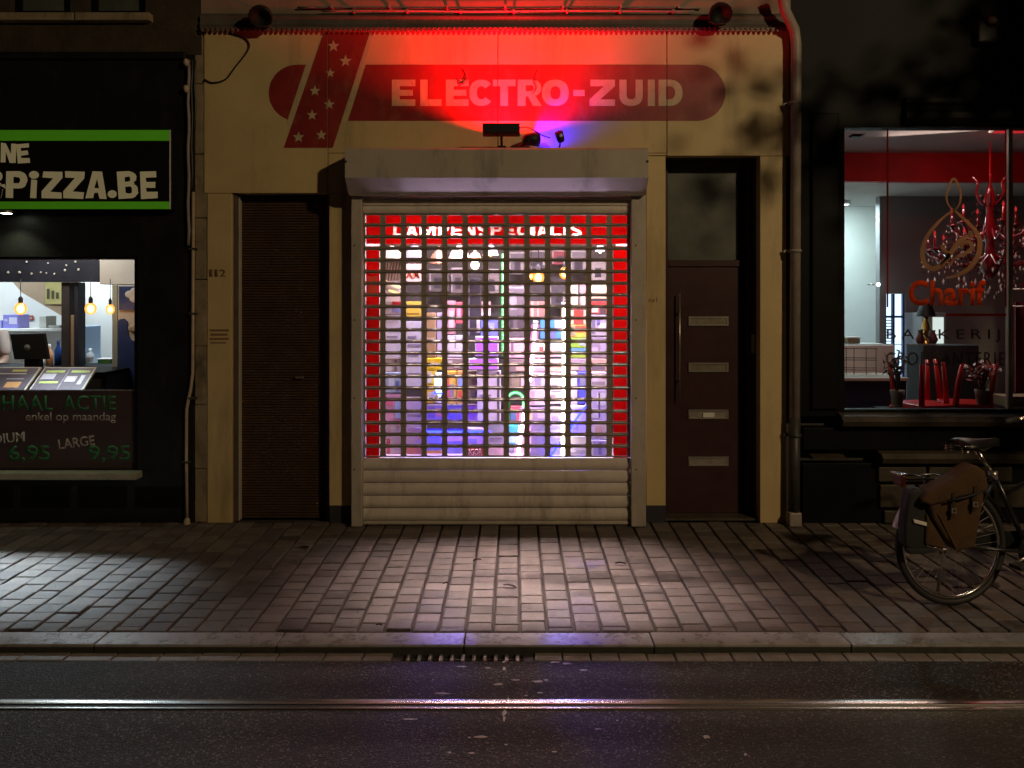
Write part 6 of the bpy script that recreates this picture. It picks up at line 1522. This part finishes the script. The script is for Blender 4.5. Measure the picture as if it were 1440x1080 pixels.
# ------------------------------------------------------------------ BICYCLE
BY = -1.515
bz = gz(BY)
bs = (BY+CAMD)/F
bi = thing('bicycle', 'old black city bicycle parked before the bakery, white tail on its mudguard', 'bicycle', (PX(1340, BY), BY, bz), (R(-3), 0, R(8)))
RW = .352
def ring(r, rr, n=56, m=8, flatten=1.0):
    mb = MB(); pts = [(r*math.cos(2*math.pi*i/n), 0, r*math.sin(2*math.pi*i/n)) for i in range(n)]
    vs = []; fs = []
    for i in range(n):
        a = 2*math.pi*i/n
        for k in range(m):
            b = 2*math.pi*k/m; q_ = r+rr*math.cos(b)*flatten
            vs.append((q_*math.cos(a), rr*math.sin(b), q_*math.sin(a)))
    for i in range(n):
        for k in range(m): fs.append((i*m+k, i*m+(k+1) % m, ((i+1) % n)*m+(k+1) % m, ((i+1) % n)*m+k))
    return mb.add(vs, fs, True)
def wheel(name, cx_):
    wh = ring(RW-.019, .019).build(name, M['rubber'], bi); wh.location = (cx_, 0, RW)
    ring(RW-.046, .011, flatten=.8).build('rim', M['chrome'], wh)
    MB().lathe([(.0001,-.05),(.02,-.05),(.028,-.035),(.018,-.02),(.018,.02),(.028,.035),(.02,.05),(.0001,.05)], (0,0,0), 14, 'y').build('hub', M['steel'], wh)
    s_ = MB()
    for k in range(36):
        a = 2*math.pi*k/36; o_ = a+(.55 if k % 2 else -.55); sd = .03 if (k//2) % 2 else -.03
        s_.tube([(.025*math.cos(o_), sd, .025*math.sin(o_)), ((RW-.05)*math.cos(a), 0, (RW-.05)*math.sin(a))], .0011, 4, cap=False)
    s_.build('spokes', M['steel'], wh); return wh
wheel('rear_wheel', 0); wheel('front_wheel', 1.14)
def guard(name, cx_, a0, a1, m, r=RW+.022, wd=.032):
    n = 26; vs = []; fs = []
    for i in range(n+1):
        a = R(a0+(a1-a0)*i/n)
        for k in range(5):
            b = R(-70+35*k); vs.append((cx_+(r-.014+.014*math.cos(b))*math.cos(a), wd*math.sin(b), RW+(r-.014+.014*math.cos(b))*math.sin(a)))
    for i in range(n):
        for k in range(4): fs.append((i*5+k, i*5+k+1, i*5+k+6, i*5+k+5))
    return MB().add(vs, fs, True).build(name, m, bi)
guard('mudguard', 0, 20, 133, M['bikeblack']); guard('mudguard_tail', 0, 133.5, 163, M['white'])
guard('mudguard', 1.14, 30, 190, M['bikeblack'])
BB = (.50, 0, .30); ST = (.30, 0, .74); HT = (.93, 0, .86); HB = (.99, 0, .66)
fr_ = MB(); fr_.tube([BB, ST], .0155, 10).tube([BB, HB], .017, 10).tube([(.34, 0, .62), HT], .014, 10).tube([HT, HB], .018, 10)
for s_ in (-1, 1):
    fr_.tube([(0, s_*.06, RW), (.42, s_*.045, .30), (.5, s_*.03, .30)], .010, 8).tube([(0, s_*.062, RW), (.285, s_*.03, .72)], .0085, 8)
fr_.build('frame', M['bikeblack'], bi)
fk = MB()
for s_ in (-1, 1): fk.tube([HB, (1.03, s_*.05, .60), (1.10, s_*.055, .42), (1.14, s_*.055, RW)], .011, 8)
fk.build('fork', M['bikeblack'], bi)
MB().tube([ST, (.185, 0, .895)], .0145, 12).build('seat_post', M['chrome'], bi)
MB().lathe([(.02,-.02),(.026,-.02),(.026,.02),(.02,.02)], (.292, 0, .745), 12).tube([(.27,-.05,.735),(.31,.04,.735)], .012, 8).build('seat_clamp', M['steel'], bi)
# saddle: broad at the back, nose to the front, with chrome rails and springs
prof = [(-.02,.095,.0),(.03,.115,.012),(.08,.105,.010),(.14,.07,.004),(.20,.035,.004),(.26,.022,.006),(.285,.008,.0)]
vs = []; fs = []
for (xx, hw_, dz) in prof:
    for k in range(9):
        t_ = -1+2*k/8; vs.append((xx, hw_*t_, .955+dz-.045*abs(t_)**2.4))
for i in range(len(prof)-1):
    for k in range(8): fs.append((i*9+k, i*9+k+1, i*9+k+10, i*9+k+9))
sd = MB().add(vs, fs, True).build('saddle', M['leather'], bi); sd.location = (.055, 0, 0)
m_ = sd.modifiers.new('thick', 'SOLIDIFY'); m_.thickness = .012
rl_ = MB()
for s_ in (-1, 1):
    rl_.tube([(.06, s_*.07, .925), (.10, s_*.06, .918), (.17, s_*.03, .908), (.215, s_*.025, .895), (.33, 0, .93)], .007, 8)
    hx_ = [(.065+.022*math.cos(t_*.9), s_*.07+.022*math.sin(t_*.9), .885+.045*t_/28) for t_ in range(29)]
    rl_.tube(hx_, .005, 5)
rl_.build('springs', M['chrome'], sd).location = (-.055, 0, 0)
# carrier
ca_ = MB()
for yy in (-.065, .065): ca_.tube([(-.30, yy, .745), (.22, yy, .745)], .006, 6)
for xx in (-.30, -.17, -.04, .1, .22): ca_.tube([(xx, -.065, .745), (xx, .065, .745)], .005, 6)
for yy in (-.075, .075): ca_.tube([(0, yy, RW), (-.12, yy*.9, .745)], .005, 6).tube([(0, yy, RW), (.08, yy*.9, .745)], .005, 6)
ca_.build('carrier', M['bikeblack'], bi)
MB().bbox(-.325, -.30, -.045, .045, .70, .765, .008).build('tail_light', flat((.10,.008,.008), .3), bi); MB().bbox(-.34, -.296, -.05, .05, .767, .776, .003).build('tail_light_hood', M['chrome'], bi)
MB().profile([(.028, .31), (.038, .31), (.038, .40), (.028, .40)], 0.02, .52).build('chain_case', M['bikeblack'], bi)
MB().lathe([(.0001,-.055),(.095,-.053),(.1,-.045),(.1,-.04),(.0001,-.038)], (BB[0], 0, BB[2]), 24, 'y').build('chainwheel_cover', M['bikeblack'], bi)
for s_, a in ((-1, 200), (1, 20)):
    e_ = (BB[0]+.17*math.cos(R(a)), s_*.075, BB[2]+.17*math.sin(R(a)))
    c_ = MB(); c_.tube([(BB[0], s_*.06, BB[2]), e_], .009, 8); c_ = c_.build('crank', M['steel'], bi)
    MB().bbox(e_[0]-.045, e_[0]+.045, e_[1]+s_*.012-(.09 if s_ < 0 else 0), e_[1]+s_*.012+(.09 if s_ > 0 else 0), e_[2]-.012, e_[2]+.012, .004).build('pedal', M['rubber'], c_)
hbm = MB(); hbm.tube([HT, (.885, 0, 1.0)], .012, 8); hbm.tube([(.62,-.27,1.02),(.70,-.29,1.03),(.82,-.26,1.05),(.90,-.12,1.03),(.885,0,1.0),(.90,.12,1.03),(.82,.26,1.05),(.70,.29,1.03),(.62,.27,1.02)], .011, 8); hb_ = hbm.build('handlebar', M['chrome'], bi)
for s_ in (-1, 1): MB().tube([(.60, s_*.265, 1.018), (.72, s_*.288, 1.032)], .017, 10).build('grip', M['rubber'], hb_)
MB().lathe([(.0001,.0),(.05,.01),(.06,.06),(.05,.075),(.0001,.08)], (1.0, 0, .80), 14, 'x').build('headlight', M['chrome'], bi)
MB().tube([(.02, .08, .30), (.05, .2, .0)], .009, 8).build('kickstand', M['steel'], bi)
# tan pannier on the near side, black bag with reflective strip behind it
yB = BY-.16
def bp(pts, Y): return [(PX(a, Y), PZ(b, Y)) for a, b in pts]
def softprism(loop, y0, y1, nm, m, par, bev=.02):
    mb = MB(); mb.prism([loop], y0, y1); me = mb.mesh('t', None); bm = bmesh.new(); bm.from_mesh(me); bpy.data.meshes.remove(me)
    bmesh.ops.dissolve_limit(bm, angle_limit=.02, verts=bm.verts[:], edges=bm.edges[:])
    bmesh.ops.bevel(bm, geom=bm.edges[:], offset=bev, segments=3, affect='EDGES', profile=.6, clamp_overlap=True)
    bmesh.ops.triangulate(bm, faces=[f for f in bm.faces if len(f.verts) > 4])
    mb = MB().addbm(bm, True); return mb.build(nm, m, par)
pg = thing('pannier_bag', 'tan canvas pannier bag with a sloping flap on the bicycle carrier', 'bag', (0, 0, 0))
softprism(bp([(1307,706),(1383,684),(1385,700),(1377,742),(1372,771),(1346,776),(1328,756),(1312,730)], yB), yB, yB+.11, 'body', M['canvas'], pg)
softprism(bp([(1293,704),(1305,692),(1342,673),(1360,660),(1372,654),(1384,663),(1389,686),(1381,692),(1350,698),(1322,707),(1306,711)], yB), yB-.018, yB+.12, 'flap', M['canvas'], pg)
softprism(bp([(1318,722),(1320.5,722),(1349,776),(1346,777)], yB), yB-.006, yB-.001, 'strap', M['canvas'], pg, .002)
softprism(bp([(1306,722),(1312,732),(1330,757),(1331,775),(1304,768)], yB), yB+.02, yB+.10, 'side_pocket', M['canvas'], pg, .015)
for a_, b_ in ((1336, 700), (1366, 691)):
    MB().prism([[(PX(a_, yB), PZ(b_-8, yB)), (PX(a_+4.5, yB), PZ(b_-9, yB)), (PX(a_+3.5, yB), PZ(b_+26, yB)), (PX(a_-.5, yB), PZ(b_+27, yB))]], yB-.024, yB-.019).build('strap', mat('strap_leather', (.035,.018,.009), .6), pg)
    MB().ring((PX(a_-1.5, yB), PX(a_+5, yB), PZ(b_+20, yB), PZ(b_+13, yB)), (PX(a_, yB), PX(a_+3.6, yB), PZ(b_+18.5, yB), PZ(b_+14.5, yB)), yB-.029, yB-.0245).build('buckle', M['steel'], pg)
MB().tube([(PX(1328, yB), yB-.03, PZ(703, yB)), (PX(1352, yB), yB-.03, PZ(698, yB)), (PX(1378, yB), yB-.03, PZ(689, yB))], .006, 6).build('piping', M['blackcanvas'], pg)
yD = BY-.125
bg = thing('black_pannier', 'black pannier bag with a white reflective strip behind the tan bag', 'bag', (0, 0, 0))
softprism(bp([(1281,690),(1295,686),(1306,705),(1309,735),(1304,776),(1286,778),(1273,770),(1272,742),(1276,712)], yD), yD, yD+.09, 'body', M['blackcanvas'], bg)
softprism(bp([(1284,730),(1308,736),(1308,741),(1285,735)], yD-.006), yD-.012, yD-.001, 'reflective_strip', M['reflective'], bg, .002)
softprism(bp([(1276,771),(1305,771),(1318,775),(1300,778),(1278,779)], yD), yD-.01, yD+.05, 'lower_edge', M['blackcanvas'], bg, .004)

# ------------------------------------------------------------------ STREET LAMP AND TREE (behind and beside the camera)
LX, LY, LZ = 6.0, -8.0, 6.2
la = thing('street_lamp', 'tall street lamp across the road lighting the shop fronts', 'street lamp', (LX+.8, LY-.6, ZR))
MB().lathe([(.11,0),(.10,.9),(.06,1.0),(.045,6.5)], (0,0,0), 14).build('post', M['iron'], la)
MB().tube([(0,0,6.4),(-.2,.15,6.62),(-.8,.6,6.6)], .03, 8).build('arm', M['iron'], la)
MB().bbox(-1.05,-.55,.48,.72,6.5,6.62,.03).build('head', M['iron'], la); MB().box(-1.0,-.6,.51,.69,6.485,6.498).build('lens', M['street'], la)
sl = spot('street_light', (LX, LY, LZ), (.6, 0, .9), 960, (1.0,.74,.42), 125, .5, .16)
tr = thing('street_tree', 'street tree beside the road dappling the light on the front', 'tree', (4.95, -2.6, ZR))
random.seed(21)
tk = MB(); tk.tube([(0,0,0),(.03,.0,1.5),(-.05,-.02,2.8),(-.15,-.1,3.8)], [.15,.12,.10,.07], 10); tk.build('trunk', M['bark'], tr)
lb = MB(); crn = MB()
for i in range(120):
    a = random.uniform(0, 6.28); q_ = random.random()**.5; zz = random.uniform(-1, 1); w_ = math.sqrt(max(0, 1-zz*zz))
    e_ = Vector((.35+1.6*q_*w_*math.cos(a), -.2+.95*q_*w_*math.sin(a), 4.35+1.8*zz))
    if i < 4: e_ = Vector((-1.55-.12*i, -.2+.1*i, 4.0+.16*i))
    s0 = Vector((-.1, -.06, min(3.7, max(2.3, e_.z-.5)))); md = s0.lerp(e_, .5)+Vector((random.gauss(0,.1), random.gauss(0,.1), .12)); lb.tube([s0, md, e_], [.03,.018,.008], 6)
    for k in range(46):
        c = s0.lerp(e_, random.uniform(.45, 1.08))+Vector((random.gauss(0,.15), random.gauss(0,.15), random.gauss(0,.14))); d = Vector((random.gauss(0,1), random.gauss(0,1), random.gauss(0,.6))).normalized(); s_ = d.orthogonal().normalized(); L_ = random.uniform(.05,.09)
        crn.add([c-d*L_, c+s_*L_*.55, c+d*L_, c-s_*L_*.55], [(0,1,2,3)])
lb.build('limbs', M['bark'], tr); crn.build('crown', M['foliage'], tr)['kind'] = 'stuff'
